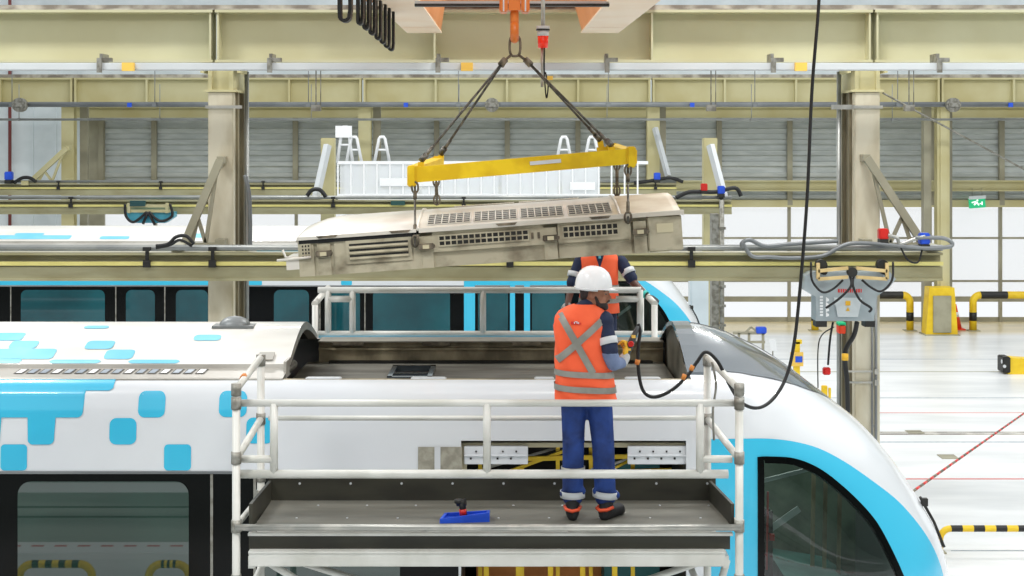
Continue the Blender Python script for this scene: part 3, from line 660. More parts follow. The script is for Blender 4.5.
    # cyan band
    OB = [(1.46, 3.372), (1.734, 3.372), (1.927, 3.364), (2.125, 3.331), (2.327, 3.265), (2.533, 3.151), (2.746, 3.001), (2.969, 2.826), (3.105, 2.691), (3.241, 2.525), (3.34, 2.365), (3.40, 2.22), (3.43, 2.12)]
    LB = [(1.46, .55), (3.2, .55), (3.3, .9), (3.40, 1.4), (3.43, 1.9)]
    sm_ = lambda T_: [(v.x, v.z) for v in smooth_path([(a, 0, b) for a, b in T_], 8)]
    OB = sm_(OB); IB = sm_(IBC)
    ins_ = lambda X, z_, d=.012: 1.836+d < X < 3.08-d and 1.5+d < z_ < lerp(IB, X)-d
    cols = []; X = 1.46
    while X <= 3.43: cols.append((X, lerp(LB, X), lerp(OB, X))); X += .02
    m = MB()
    for far in (0, 1): patch(m, cols, S, 90, .004, far=bool(far))
    cut(m, ins_)
    m.build('cyan_band', 'cyan', t)
    cen = (2.32, 2.35)
    def sp(X, z_, off, far):
        y = S(X, z_); dyx = (S(X+.01, z_)-S(X-.01, z_))/.02; dyz = (S(X, z_+.01)-S(X, z_-.01))/.02
        p_ = Vector((X, y, z_))+Vector((dyx, -1, dyz)).normalized()*off
        if far: p_.y = 2.7-p_.y
        return p_
    loop = [(1.836+(3.08-1.836)*i/20, 1.5) for i in range(21)]+[(3.08, 1.5+(lerp(IB, 3.08)-1.5)*i/8) for i in range(1, 8)]+[(3.08-(3.08-1.836)*i/60, lerp(IB, 3.08-(3.08-1.836)*i/60)) for i in range(61)]+[(1.836, 3.235-(3.235-1.5)*i/30) for i in range(1, 30)]
    inl = []
    n_ = len(loop)
    for i, (x, z_) in enumerate(loop):
        ax_, az_ = loop[i-3]; bx_, bz_ = loop[(i+3) % n_]; d_ = Vector((bx_-ax_, bz_-az_)).normalized(); nx, nz = -d_.y, d_.x
        inl.append((x+nx*.05, z_+nz*.05))
    for far in (0, 1):
        m = MB(); m.grid([[sp(x, z_, .002, far) for x, z_ in loop], [sp(x, z_, .012, far) for x, z_ in loop], [sp(x, z_, .012, far) for x, z_ in inl], [sp(x, z_, -.02, far) for x, z_ in inl]], close=True, smooth=False); m.build('cab_window_gasket', 'blackgloss', t)
        cols = []; X = 1.87; xe = 3.045
        while X <= xe+.001: cols.append((X, 1.53, lerp(IB, X+.03)-.02)); X += (xe-1.87)/30
        m = MB(); patch(m, cols, S, 16, .006, far=bool(far)); m.build('cab_window', 'cabclear', t)
    # driver's cab seen through the side window
    MB().bb((1.44, .12, 1.2), (1.47, 2.58, 3.4)).bb((1.44, .15, 1.2), (3.2, 2.55, 1.24)).prism([(1.5, 1.24), (3.0, 1.24), (3.0, 2.5), (2.6, 2.95), (2.2, 3.25), (1.5, 3.4)], 'y', 1.9, 1.95).build('cab_lining', 'cablining', t)
    m = MB(); m.prism([(2.15, 1.24), (3.1, 1.24), (3.05, 1.75), (2.7, 2.0), (2.2, 2.08)], 'y', .5, 1.8); m.build('driver_desk', 'cabteal', t)
    MB().bb((1.62, .7, 1.6), (1.85, 1.3, 2.62), bev=.05).bb((1.7, .7, 1.5), (2.15, 1.3, 1.72), bev=.05).build('driver_seat', 'black', t)
    m = MB()
    for x, h_ in ((2.08, 3.3), (2.52, 3.15), (2.62, 3.1), (2.74, 3.0)): m.bar((x, 1.4, 1.9), (x+.02, 1.4, h_), .03, .03)
    m.build('cab_pillar', 'wellwall', t)
    MB().bar((1.75, .6, 2.35), (2.25, .55, 2.72), .02, .05).bar((1.85, .4, 2.95), (2.3, .45, 3.05), .02, .03).build('sun_blind_rod', 'silverlt', t)
    MB().bar((1.96, .35, 2.3), (1.97, .35, 2.9), .015, .015).box((2.0, .35, 2.55), (.04, .03, .05)).build('emergency_handle', 'red', t)
    MB().bb((1.92, .4, 1.9), (2.02, .5, 2.75), bev=.02).build('hanging_coat', 'black', t)
    m = MB(); p = lambda z_, y: Vector((lerp(XTS, z_)+.05, y, z_+.02)); m.tube([q_-V(.05, 0, .0) for q_ in (p(2.66, 1.1), p(2.6, 1.12), p(2.45, 1.12), p(2.25, 1.1))], .012, 8); m.box(p(2.62, 1.1)-V(.04, 0, 0), (.05, .05, .06)); m.build('wiper', 'black', t)
    # window band, windows, seams
    for a, b in bands:
        m = MB()
        for far in (0, 1): patch(m, [(a, 1.9, 3.115), (b, 1.9, 3.115)], S, 4, .004, far=bool(far))
        m.build('window_band', 'blackgloss', t)
        m = MB(); patch(m, [(a, 3.115, 3.135), (b, 3.115, 3.135)], S, 2, .006); m.build('band_seal', 'darkpipe', t)
    for a, b in windows:
        m = MB(); patch(m, rrect_cols(a, b, 2.0, 3.06, .1), S, 3, .009); m.build('passenger_window', glass, t)
    for x in seams: m = MB(); patch(m, [(x-.01, 1.9, 3.115), (x+.01, 1.9, 3.115)], S, 2, .014); m.build('panel_seam', 'coupler', t)
    for a, b in doors:
        m = MB(); patch(m, [(a, .9, 3.2), (b, .9, 3.2)], S, 4, .012); m.build('door_frame', 'cyan', t)
    # pattern
    m = MB()
    for a, z0_, b, z1_, rr in squares: patch(m, rrect_cols(a, b, z0_, z1_, rr), S, 6, .004)
    if squares: m.build('cyan_squares', 'cyan', t)
    m = MB()
    for a, y0_, b, y1_, rr in roofsq:
        rows = []
        for X, p_, q_ in rrect_cols(a, b, y0_, y1_, rr): rows.append([Vector((X, p_+(q_-p_)*k/6, roofz(p_+(q_-p_)*k/6)+.004)) for k in range(7)])
        m.grid(rows)
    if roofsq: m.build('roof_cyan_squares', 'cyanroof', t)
    # running gear down to the rails
    for xb_ in (XL+2.4, 0.2):
        m = MB(); m.bb((xb_-1.1, .45, .35), (xb_+1.1, 2.25, .5))
        for xx in (xb_-.9, xb_+.9):
            for yy in (.6, 2.1): m.tube([(xx, yy-.06, .36), (xx, yy+.06, .36)], .36, 20)
        m.build('bogie', 'dark', t)
    return t
s1 = 11.2/F
def sx(px): return (px-512)*s1
def sz(py): return CH-(py-HZ)*s1
def sq(a, b, c, d, r=.05): # pixel-measured squares on the near side face
    return (sx(a), sz(d), sx(c), sz(b), r)
# side upper area slopes away, so heights there are corrected for depth
def sz2(py):
    Y = 11.2
    for _ in range(30): Y = 11.2+S(0, min(3.79, CH-(py-HZ)*Y/F))
    return min(3.786, CH-(py-HZ)*Y/F)
def sq2(a, b, c, d, r=.05): return (sx(a), sz2(d), sx(c), sz2(b), r)
def ry(py):
    lo, hi = .5, 1.34
    for _ in range(40):
        mid = (lo+hi)/2; yy = HZ+F*(CH-roofz(mid))/(11.2+mid)
        if yy > py: lo = mid
        else: hi = mid
    return lo
def rq(a, b, c, d):
    y0_, y1_ = ry(d), ry(b); ym = 11.2+(y0_+y1_)/2
    return ((a-512)*ym/F, y0_, (c-512)*ym/F, y1_, .04)
near_sq = [(sx(0.5), 3.14, sx(27), sz(444.5), .03), sq2(137, 391, 164, 417.5), sq2(109, 418, 136, 444.5), (sx(164), 3.14, sx(191), sz(444.5), .03), sq2(218, 391, 246, 417), sq2(246, 417.5, 273, 443.5)]
near_roof = [rq(-6, 333, 24, 341), rq(10, 341, 38, 349), rq(-20, 349, 55, 359.5), rq(-10, 359, 22, 363.5), rq(49, 360, 101, 363.8), rq(128, 360, 180, 363.8), rq(86, 341, 114, 349.5), rq(105, 350, 134, 359.5), rq(194, 335, 221, 341), rq(84, 326, 109, 329)]
train1 = train('near metro train, white and light blue, with open roof well behind the railing', 11.2, 0, -9.5, 'glass', [(-9.5, -.40)],
      [(-5.6, -4.1), (sx(18), sx(189)), (sx(262), sx(400))], [sx(212), sx(255), -3.9], near_sq, near_roof, opening=(-.38, 1.30))
s2 = 25.6/F
def s2x(px): return (px-512)*s2+.18
tsq = [(s2x(-60), 3.14, s2x(212), 3.22, .02), (s2x(248), 3.14, s2x(262), 3.22, .02), (s2x(341), 3.14, s2x(352), 3.22, .02), (s2x(464), 3.14, 1.5, 3.3, .02), (s2x(-60), 3.5, s2x(70), 3.68, .04), (s2x(180), 3.5, s2x(250), 3.68, .04), (s2x(256), 3.55, s2x(300), 3.75, .04)]
rsq = [(s2x(-60), .56, s2x(60), .72, .04), (s2x(0), .72, s2x(30), .82, .04), (s2x(90), .56, s2x(120), .68, .04), (s2x(180), .62, s2x(230), .8, .04)]
train2 = train('far metro train, white and light blue, parked behind the concrete columns', 25.6, -.18, -19, 'tealglass', [(-19, 1.40)],
      [(s2x(a), s2x(b)) for a, b in ((-160, -70), (-60, -10), (21, 105), (126, 155), (176, 208), (274, 309), (331, 360), (373, 450), (478, 508), (532, 565))], [s2x(p) for p in (11, 116, 165, 320, 365)], tsq, rsq, well=False,
      doors=[(s2x(464), s2x(475)), (s2x(510), s2x(515)), (s2x(524), s2x(530))])
m = MB(); rr_ = .045; cols = []; stp = [(-9, sx(111), sz2(391)), (-9, sx(82), sz2(417.5)), (sx(27), sx(54), sz2(444.5)), (-9, sx(0), sz2(444.5))]
X = sx(-120)
while X < sx(111):
    lo_ = 9
    for a_, b_, z_ in stp:
        if a_ < X <= b_+1e-6:
            d_ = max(0, rr_-min(X-a_, b_-X)); lo_ = min(lo_, z_+rr_-math.sqrt(max(0, rr_**2-d_**2)))
    cols.append((X, min(lo_, 3.785), 3.787)); X += .0075
patch(m, cols, S, 44, .007, zg=[3.10+(3.787-3.10)*k/44 for k in range(45)]); m.build('cyan_pattern_field', 'cyan', train1)
area('cab_fill_light', (2.2, 12.4, 3.45), .5, .5, 7)  # added fill light, brightens the cab interior behind the side window
# slotted rail on the near train gutter
m = MB(); WL1 = Vector((0, 11.2, 0))
WLOC[train1.name] = WL1.copy()
za_ = lambda y: 3.80+(y-.20)*.03/.29
for i in range(16):
    xx = (17+i*12.0-512)*11.6/F
    for g_, dz, mi in ((0, .004, 0), (.012, .006, 1 if i % 3 else 2)):
        ya, yb_ = .31+g_*1.2, .45-g_*1.2
        m.add([(xx+g_, 11.2+ya, za_(ya)+dz), (xx+.072-g_, 11.2+ya, za_(ya)+dz), (xx+.082-g_, 11.2+yb_, za_(yb_)+dz), (xx+.01+g_, 11.2+yb_, za_(yb_)+dz)], [(0, 1, 2, 3)], mi)
m.build('gutter_slots', ['wire', 'slot', 'whitepaint'], train1)
m = MB(); m.bb((-9.5, 11.37, 3.78), (WL, 11.385, 3.797)); m.build('gutter_lip', 'trimgrey', train1)
# vent hump on roof and rear lifting plate
m = MB(); cc = Vector((-2.3, 12.45, 4.07)); rows = []
for i in range(9):
    a = i/8*math.pi; rr = []
    for k in range(9):
        b = k/8*math.pi; rr.append(cc+Vector((-.13*math.cos(a), -.1*math.cos(b)*math.sin(a)**.5, .085*math.sin(a)*math.sin(b)-.005)))
    rows.append(rr)
m.grid(rows); m.bb(cc+Vector((-.17, -.12, -.01)), cc+Vector((.17, .12, .008))); m.build('roof_vent', 'darkpipe', train1)
MB().box((-1.93, 11.78, 3.91), (.12, .12, .01), rot=(R(20), 0, 0)).build('access_plate', 'trimgrey', train1)
# inside of the opening: header, rails, seats
o0, o1 = -.38, 1.30
def inn(name, mb, mt_, lab=None):
    o = mb.build(name, mt_, train1)
    if lab: o['label'] = lab
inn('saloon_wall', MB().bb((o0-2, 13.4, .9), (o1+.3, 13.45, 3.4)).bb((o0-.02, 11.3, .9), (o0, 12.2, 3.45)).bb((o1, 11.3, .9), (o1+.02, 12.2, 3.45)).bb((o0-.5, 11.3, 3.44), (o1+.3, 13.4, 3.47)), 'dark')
inn('saloon_floor', MB().bb((-9, 11.25, .88), (o1+.3, 13.4, .93)), 'deck')
inn('door_header', MB().bb((o0, 11.2+.06, 3.30), (o1, 11.2+.12, 3.335)).bb((o0, 11.26, 3.10), (o0+.04, 11.3, 3.3)), 'beige', 'pale sill strip along the top of the open doorway')
for a_, b_ in ((sx(464), sx(528)), (sx(628), sx(688))):
    m = MB(); m.bb((a_, 11.22, sz(465)), (b_, 11.26, sz(447)), bev=.004); m.bb((a_-.0, 11.205, sz(456.5)), (b_, 11.222, sz(455.5)))
    m.build('header_cover', 'panelwhite', train1)
    m = MB(); nx = int((b_-a_)/.1)
    for i in range(nx): m.box((a_+.05+i*.1, 11.218, sz(459)), (.014, .008, .014)); m.box((a_+.09+i*.1, 11.218, sz(452)), (.012, .008, .012))
    m.build('screw_hole', 'black', train1)
m = MB()
for z0_, z1_ in ((3.09, 3.14), (2.96, 3.02)): m.bar((o0+.05, 11.8, z0_), (o1-.05, 11.75, z1_), .03, .035)
for xx in (-.25, .08, .36, .62, .95): m.bar((xx, 11.8, 2.1), (xx, 11.8, 3.2), .03, .03)
m.bar((-.3, 11.78, 2.9), (.5, 11.78, 3.2), .02, .025); m.bar((.7, 11.9, 2.95), (1.1, 11.9, 3.15), .02, .02)
for k in range(5): m.bar((-.2+k*.25, 11.7, 2.2), (-.2+k*.25, 11.7, 2.45), .04, .04)
m.bar((o0, 11.7, 2.42), (o1, 11.7, 2.42), .04, .04)
inn('grab_rail', m, 'safety')
m = MB().bar((-.3, 11.9, 2.98), (.4, 11.9, 3.18), .02, .02).bar((.6, 12, 2.95), (1.2, 12, 3.15), .03, .02); inn('inner_strut', m, 'tubemetal')
m = MB().bb((-.3, 12.6, .93), (.9, 13.3, 2.3), bev=.05); inn('seat_block', m, 'seator')
inn('inner_cabinet', MB().bb((.75, 12.2, .93), (1.2, 12.9, 3.0)), mat('teal_cabinet', '#1e6a6c', None, rough=.5))
m = MB(); patch(m, [(sx(418), sz(471), sz(447)), (sx(462), sz(471), sz(447))], S, 2, .006)
for v in m.v: v.y += 11.2
inn('masking_patch', m, 'tape', 'dirty grey taped patch beside the open doorway')
m = MB(); patch(m, [(sx(434.5), sz(471), sz(446)), (sx(440.5), sz(471), sz(446))], S, 2, .010)
for v in m.v: v.y += 11.2
inn('tape_strip', m, 'silverlt', 'pale tape strip')

# ------------------------------------------------------------------ near work platform
YF0 = 9.9; YB0 = 10.62; ZD = 3.06
t = thing('work_platform', 'white scaffold work platform with dark deck and guardrails, in front of the near train', 'scaffold', (-.15, 10.3, 0))
plat = t
XLp = -1.82; XRp = 1.5
def coup(mb, p, r=.045): mb.tube([Vector(p)-Vector((0, 0, .04)), Vector(p)+Vector((0, 0, .04))], r, 10)
for (x, y, zt_) in ((XLp, YF0, 3.99), (XRp, YF0, 3.99), (-1.80, 10.75, 4.06), (1.40, 10.75, 4.06)):
    zb = 0
    m = MB().tube([(x, y, zb), (x, y, zt_)], .027, 12); p = m.build('post', 'tubewhite', t)
    for z_ in (zt_-.03, 3.87 if y < 10 else 3.61, 3.51 if y < 10 else 3.2, ZD, 2.7):
        m = MB(); coup(m, (x, y, z_), .034); m.build('coupler', 'coupler', p)
def rail(pts, r=.024, mt_='tubewhite', nm='guardrail'): MB().tube(pts, r, 10).build(nm, mt_, t)
yr = 9.95
rail([(XLp, yr, at(0, 403, yr).z), (XRp-.02, yr, at(0, 403, yr).z)])
rail([(XLp, yr, at(0, 474, yr).z), (at(728, 0, yr).x, yr, at(0, 474, yr).z)], .029)
rail([(XLp, 9.87, at(0, 527.5, 9.87).z), (XRp, 9.87, at(0, 527.5, 9.87).z)], .022, 'tubemetal')
for p in (274, 487, 700): rail([(at(p, 0, yr).x, yr, at(0, 403, yr).z), (at(p, 0, yr).x, yr, at(0, 474, yr).z)], .027, nm='guardrail_post')
rail([at(242, 459, yr), at(272, 459, yr)], .025); rail([at(701, 459, yr), at(732, 459, yr)], .025)
# end rails, sloping in plan from front to back
for X_, Xb in ((XLp, -1.80), (XRp, 1.40)):
    rail([(X_, YF0, 3.96), (Xb, 10.75, 4.05)], .024); rail([(X_, YF0, 3.50), (Xb, 10.75, 3.61)], .024); rail([(X_, YF0, ZD), (Xb, 10.75, ZD)], .02)
rail([(-1.74, 10.72, 3.62), (1.36, 10.72, 3.62)], .018)
m = MB(); dm = MB()
for k, px_ in enumerate((247, 268)): pass
MB().bb((-1.70, 9.93, ZD-.04), (1.44, 10.62, ZD)).build('deck', 'deck', t)
m = MB()
for i in range(9):
    for j in (0, 1): m.tube([(-1.45+i*.34+.1*j, 10.1+.35*j, ZD), (-1.45+i*.34+.1*j, 10.1+.35*j, ZD+.004)], .008, 6)
for i in range(9): m.tube([(-1.5+i*.36, 10.596, ZD+.12), (-1.5+i*.36, 10.603, ZD+.12)], .009, 6)
m.build('deck_screws', 'silverlt', t)
MB().bb((-1.72, 10.60, ZD-.02), (1.44, 10.625, ZD+.155)).build('back_toe_board', 'toe', t)
for a_, b_, lab in ((Vector((-1.73, 9.92, ZD+.06)), Vector((-1.71, 10.6, ZD+.06)), 0), (Vector((1.46, 9.92, ZD+.06)), Vector((1.40, 10.6, ZD+.06)), 1)):
    MB().bar(a_, b_, .02, .16).build('end_toe_board', 'toe', t)
yf = 9.88
m = MB(); m.bb((-1.74, yf, at(0, 536, yf).z), (at(733, 0, yf).x, yf+.05, at(0, 533.5, yf).z)); m.build('deck_edge_angle', 'tubewhite', t)
m = MB(); m.bb((-1.74, yf+.04, at(0, 551, yf).z), (at(731, 0, yf).x, yf+.06, at(0, 536, yf).z)); m.build('fascia_board', 'toe', t)
m = MB(); m.bb((at(249, 0, yf).x, yf-.02, at(0, 566, yf).z), (at(725, 0, yf).x, yf+.08, at(0, 552, yf).z), bev=.006); m.bb((at(249, 0, yf).x, yf-.025, at(0, 552.5, yf).z), (at(725, 0, yf).x, yf+.06, at(0, 550.5, yf).z)); m.build('beam', 'tubewhite', t)
MB().bb((-1.7, 10.5, 2.78), (1.4, 10.58, 2.9)).build('beam', 'tubewhite', t)
for a_, b_ in ((at(258, 556, 9.98), at(330, 600, 9.98)), (at(262, 566, 10.3), at(236, 620, 10.3)), (at(700, 562, 10.1), at(560, 610, 10.1)), (at(727, 560, 10.0), at(713, 610, 10.0)), (at(690, 566, 10.3), at(722, 640, 10.3)), (at(300, 562, 10.3), at(390, 590, 10.3))):
    MB().tube([a_, b_], .024, 10).build('brace', 'tubewhite', t)
for X_ in (-1.78, 1.46):
    MB().bar((X_*.97, 9.93, ZD-.25), (X_*.97, 10.6, ZD-.25), .04, .08).build('cross_beam', 'tubewhite', t)
for x_ in (-.6, .4): MB().bar((x_, 9.93, ZD-.13), (x_, 10.6, ZD-.13), .04, .07).build('cross_beam', 'tubewhite', t)
for p_ in (at(247, 352+10, 10.5), ): pass
m = MB().tube([(XLp, 10.15, 3.99), (XLp, 10.21, 3.996)], .0255, 10); m.build('orange_tape', 'seator', t)

# far platform rails behind the train
t2 = thing('work_platform', 'far side scaffold platform behind the open roof well, where the second worker stands', 'scaffold', (-.2, 14.4, 0))
ZP2 = 3.06; yA = 14.1; yB = 14.75
def r2(pts, r=.03, mt_='tubewhite', nm='guardrail'): return MB().tube(pts, r, 10).build(nm, mt_, t2)
for p_ in (328, 352.5, 483, 640):
    c = at(p_, 0, yA).x; r2([(c, yA, at(0, 333, yA).z), (c, yA, at(0, 290, yA).z)], .03, nm='guardrail_post')
r2([at(318, 290, yA), at(641, 290, yA)]); r2([at(328, 299, yA), at(352, 299, yA)]); r2([at(616, 299, yA), at(640, 299, yA)])
r2([at(304, 334, yA), at(662, 334, yA)], .03)
for p_, z_ in ((314.5, 4.02), (655, 4.02)):
    c = at(p_, 0, 13.95).x; r2([(c, 14.0, 0), (c, 14.0, at(0, 305, 14.0).z)], .03, nm='post')
r2([at(314.5, 304, 14.0), at(328, 288, 14.7)], .03); r2([at(655, 304, 14.0), at(638, 286, 14.9)], .03)
r2([at(328, 289, 14.9), at(328, 700, 14.9)], .03, nm='post'); r2([at(641, 289, 14.9), at(641, 700, 14.9)], .03, nm='post')
MB().bb((at(318, 0, yA).x, yA-.05, at(0, 340, yA).z), (at(660, 0, yA).x, yA-.02, at(0, 335, yA).z)).build('kick_plate', mat('pale_blue_plate', '#7fb6cc', '#8fc0d2', 2, .4), t2)
MB().bb((-1.85, yA, ZP2-.04), (1.4, 15.0, ZP2)).build('deck', 'deck', t2)
MB().bb((-1.85, yA-.02, ZP2-.2), (1.4, yA+.04, ZP2-.04)).build('beam', 'tubewhite', t2)

# blue tool tray with cutter on the deck
cc = at(465, 523, 10.05)
m = MB(); zb = ZD
Ax, Ay = cc.x, 10.03
out = [(Ax-.165, Ay-.07), (Ax+.165, Ay-.03), (Ax+.165, Ay+.13), (Ax-.14, Ay+.10)]
inn_ = [(Ax+(x-Ax)*.88, Ay+.03+(y-Ay-.03)*.84) for x, y in out]; hs = [.03, .062, .04, .03]
n_ = 4; vs = [(x, y, zb) for x, y in out]+[(x, y, zb+h) for (x, y), h in zip(out, hs)]+[(x, y, zb+h) for (x, y), h in zip(inn_, hs)]+[(x, y, zb+.01) for x, y in inn_]
fs = [tuple(range(4))[::-1], (12, 13, 14, 15)]
for k in range(4):
    j = (k+1) % 4
    for o_ in (0, 4, 8): fs.append((k+o_, j+o_, j+o_+4, k+o_+4))
m.add(vs, fs); tag(m.build('tool_tray', 'blue'), 'bright blue plastic tray lying on the platform deck', 'tray')
t = thing('power_tool', 'small black and red hand power tool standing in the blue tray', 'tool', (Ax, Ay+.02, zb+.012))
c = Vector((Ax-.02, Ay+.02, zb+.012))
MB().tube([c+Vector((.02, 0, 0))*.74, c+Vector((.015, 0, .04))*.74, c+Vector((.005, 0, .10))*.74, c+Vector((0, 0, .135))*.74], [.03, .024, .022, .028], 12).build('grip', 'rubber', t)
MB().tube([c+Vector((.012, -.004, .03))*.74, c+Vector((.006, -.004, .085))*.74], .0245, 12).build('red_band', 'red', t)
MB().tube([c+Vector((-.05, 0, .135))*.74, c+Vector((.035, -.01, .15))*.74], [.02, .026], 12).tube([c+Vector((-.03, 0, .14))*.74, c+Vector((-.03, 0, .17))*.74], .03, 14).build('head', 'black', t)

# ------------------------------------------------------------------ roof air-conditioning unit on slings
aL = at(300, 277, 11.7); root = thing('roof_air_conditioner', 'dirty white and beige train roof air conditioning unit hanging tilted over the open roof', 'air conditioner', aL)
WLOC[root.name] = Vector((0, 0, 0)); root.rotation_euler = (0, R(-4.0), 0)
LN = 3.0; DP = 1.85; H0 = .29
AY = [0, .05, .15, .3, .45, .6, .75, .925]
def cz(y, x=1.5):
    yy = y if y < DP/2 else DP-y
    k = min(1, (x+.14)/.42); k = math.sin(k*math.pi/2) if k < 1 else 1
    kr = 1
    return H0+.012+.115*math.sin(min(1, yy/.925)*math.pi/2)*k*kr
m = MB(); xs = [-.005, 0.01, .03, .06, .14, .25, .36, .5, .93]
ysf = AY+[DP-y for y in AY[::-1][1:]]
m.grid([[Vector((x, y, cz(y, x))) for y in ysf] for x in xs])
m.add([Vector((-.005, y, cz(y, -.005))) for y in ysf]+[Vector((-.012, y, H0-.02)) for y in ysf], [(i, i+1, i+1+len(ysf), i+len(ysf)) for i in range(len(ysf)-1)])
m.build('smooth_cover', 'accover', root)
m = MB(); m.grid([[Vector((x, y, cz(y)+.0)) for y in ysf] for x in (.95, 2.52)]); m.build('grille_cover', 'accover', root)
m = MB(); m.grid([[Vector((x, y, cz(y))) for y in ysf] for x in (2.53, 2.94, 3.0)]); m.add([Vector((3.0, y, cz(y))) for y in ysf]+[Vector((3.02, y, H0-.02)) for y in ysf], [(i, i+1, i+1+len(ysf), i+len(ysf)) for i in range(len(ysf)-1)]); m.build('end_cover', 'acbrown', root)
for x in (.94, 2.525): MB().tube([Vector((x, y, cz(y)+.003)) for y in ysf], .012, 6).build('cover_seam', 'accover', root)
m = MB(); m.bb((0, -.03, H0-.005), (.93, .02, H0+.02)).bb((.95, -.03, H0-.01), (3.02, .02, H0+.025)); m.build('cover_lip', 'accover', root)
m = MB(); m.bb((.01, -.012, H0-.035), (.93, .01, H0-.005)); m.build('gasket', 'rubber', root)
for a_ in (.15, .72, 1.55, 2.28): MB().prism([(a_, H0+.02), (a_+.17, H0+.02), (a_+.15, H0+.001), (a_+.02, H0+.001)], 'y', -.036, -.03).build('latch', 'bracket', root)
# body
m = MB(); m.bb((0, 0, .0), (.12, DP, H0-.02)).bb((.12, .015, .0), (.28, DP, H0-.02)).bb((.28, 0, 0), (.95, DP, H0-.02)); m.bb((.95, .05, .0), (1.05, DP, H0-.01)).bb((1.05, .0, .12), (1.92, DP, H0-.01)); m.bb((1.05, .03, .0), (1.92, DP, .12))
m.bb((1.92, .05, .0), (2.03, DP, H0-.01)).bb((2.03, 0, .12), (2.6, DP, H0-.01)).bb((2.03, .03, .0), (2.6, DP, .12)).bb((2.6, .04, 0), (2.73, DP, H0-.01)).bb((2.73, 0, 0), (3.0, DP, H0-.01), bev=.01); m.build('body', 'acbody', root)
def louvre(x0, x1, z0, z1, n):
    MB().bb((x0-.03, -.012, z0-.03), (x1+.03, .0, z1+.03), bev=.004).build('louvre_frame', 'acbody', root)
    MB().bb((x0, -.014, z0), (x1, -.012, z1)).build('louvre_opening', 'black', root)
    m = MB(); h = (z1-z0)/n
    for i in range(n): m.add([(x0, -.014, z0+i*h), (x1, -.014, z0+i*h), (x1, -.03, z0+i*h+h*.25), (x0, -.03, z0+i*h+h*.25), (x0, -.014, z0+i*h+h*.6), (x1, -.014, z0+i*h+h*.6)], [(0, 1, 2, 3), (3, 2, 5, 4)])
    m.build('louvre_slats', 'acbody', root)
louvre(.40, .86, .10, .23, 3)
def grille(x0, x1, z0, z1, nx, nz, sl=.0):
    MB().bb((x0, -.004, z0), (x1, .0, z1)).build('grille_opening', 'black', root)
    m = MB()
    for i in range(nx+1): x = x0+(x1-x0)*i/nx; m.bb((x-.0045, -.012, z0-.006), (x+.0055, -.003, z1+.006))
    for i in range(nz+1): z_ = z0+(z1-z0)*i/nz; m.bb((x0, -.011, z_-.0055), (x1, -.003, z_+.0055))
    m.build('side_grille', 'acbody', root)
grille(.025, .095, .14, .25, 3, 4); grille(1.10, 1.80, .165, .245, 15, 2); grille(2.07, 2.50, .16, .25, 10, 2)
MB().bb((1.82, -.008, .17), (1.84, 0, .22)).bb((1.87, -.008, .17), (1.89, 0, .22)).build('slot_pair', 'bracket', root)
m = MB(); m.bb((2.80, -.006, .15), (2.93, 0, .22)); m.build('rating_plate', 'beige', root)
def topgrille(x0, x1, y0, y1, nx, ny):
    rows = [[Vector((x, y0+(y1-y0)*k/4, cz(y0+(y1-y0)*k/4)+.004)) for k in range(5)] for x in (x0, x1)]; m = MB().grid(rows); m.build('top_opening', 'black', root)
    m = MB()
    for i in range(nx+1):
        x = x0+(x1-x0)*i/nx; m.tube([Vector((x, y0+(y1-y0)*k/4, cz(y0+(y1-y0)*k/4)+.008)) for k in range(5)], .0055, 4)
    for j in range(ny+1):
        y = y0+(y1-y0)*j/ny; m.bb((x0, y-.005, cz(y)+.002), (x1, y+.005, cz(y)+.010))
    m.build('top_grille', 'accover', root)
for a_ in (.99, 1.36, 1.73, 2.11): topgrille(a_+.02, a_+.36, .12, .46, 6, 5)
for a_ in (1.2, 1.75): topgrille(a_, a_+.5, 1.02, 1.35, 14, 3)
for a_ in (.17, .97, 1.94, 2.64):
    m = MB(); m.box((a_+.03, -.02, .17), (.12, .07, .045), bev=.005).tube([(a_-.03, -.04, .17), (a_+.1, -.04, .17)], .012, 8); m.build('mounting_lug', 'bracket', root)
    m = MB(); m.bb((a_-.015, .0, .0), (a_+.08, .04, .25)).bb((a_-.02, -.004, .12), (a_+.085, .01, .13)).bb((a_-.02, -.006, .0), (a_-.012, .03, .25)); m.build('lug_plate', 'acbody', root)
    m = MB(); m.box((a_+.03, -.058, .17), (.05, .008, .03)); m.build('lug_label', 'beige', root)
MB().tube([(-.17, .0, .14), (.1, -.02, .15)], .01, 8).tube([(.0, -.0, .15), (-.1, .0, .16), (-.12, .0, .22)], .01, 8).bb((-.1, .0, .06), (.0, .4, .16)).build('end_handle', 'accover', root)

# ------------------------------------------------------------------ lifting beam, slings, hook
Yn = 12.05; Yf_ = 12.95
def WP(px, py, Y): return at(px, py, Y)
lb = thing('lifting_beam', 'yellow steel spreader beam hanging tilted above the roof air conditioner', 'lifting beam', at(520, 170, 12.5))
a = WP(412, 175, Yn); b = WP(632, 156, Yn)
m = MB(); m.bar(a, b, .10, .125); m.build('main_bar', 'yellow', lb)
m = MB(); m.bar(WP(414, 173, Yn-.02), WP(438, 164, Yf_), .1, .11); m.box(WP(412, 176, Yn), (.07, .14, .17), bev=.01); m.box(WP(438, 163, Yf_), (.09, .1, .12), bev=.01); m.build('end_arm', 'yellow', lb)
m = MB(); m.bar(WP(631, 157, Yn-.02), WP(612, 150, Yf_), .1, .11); m.box(WP(631, 157, Yn), (.07, .14, .17), bev=.01); m.box(WP(612, 150, Yf_), (.09, .1, .12), bev=.01); m.build('end_arm', 'yellow', lb)
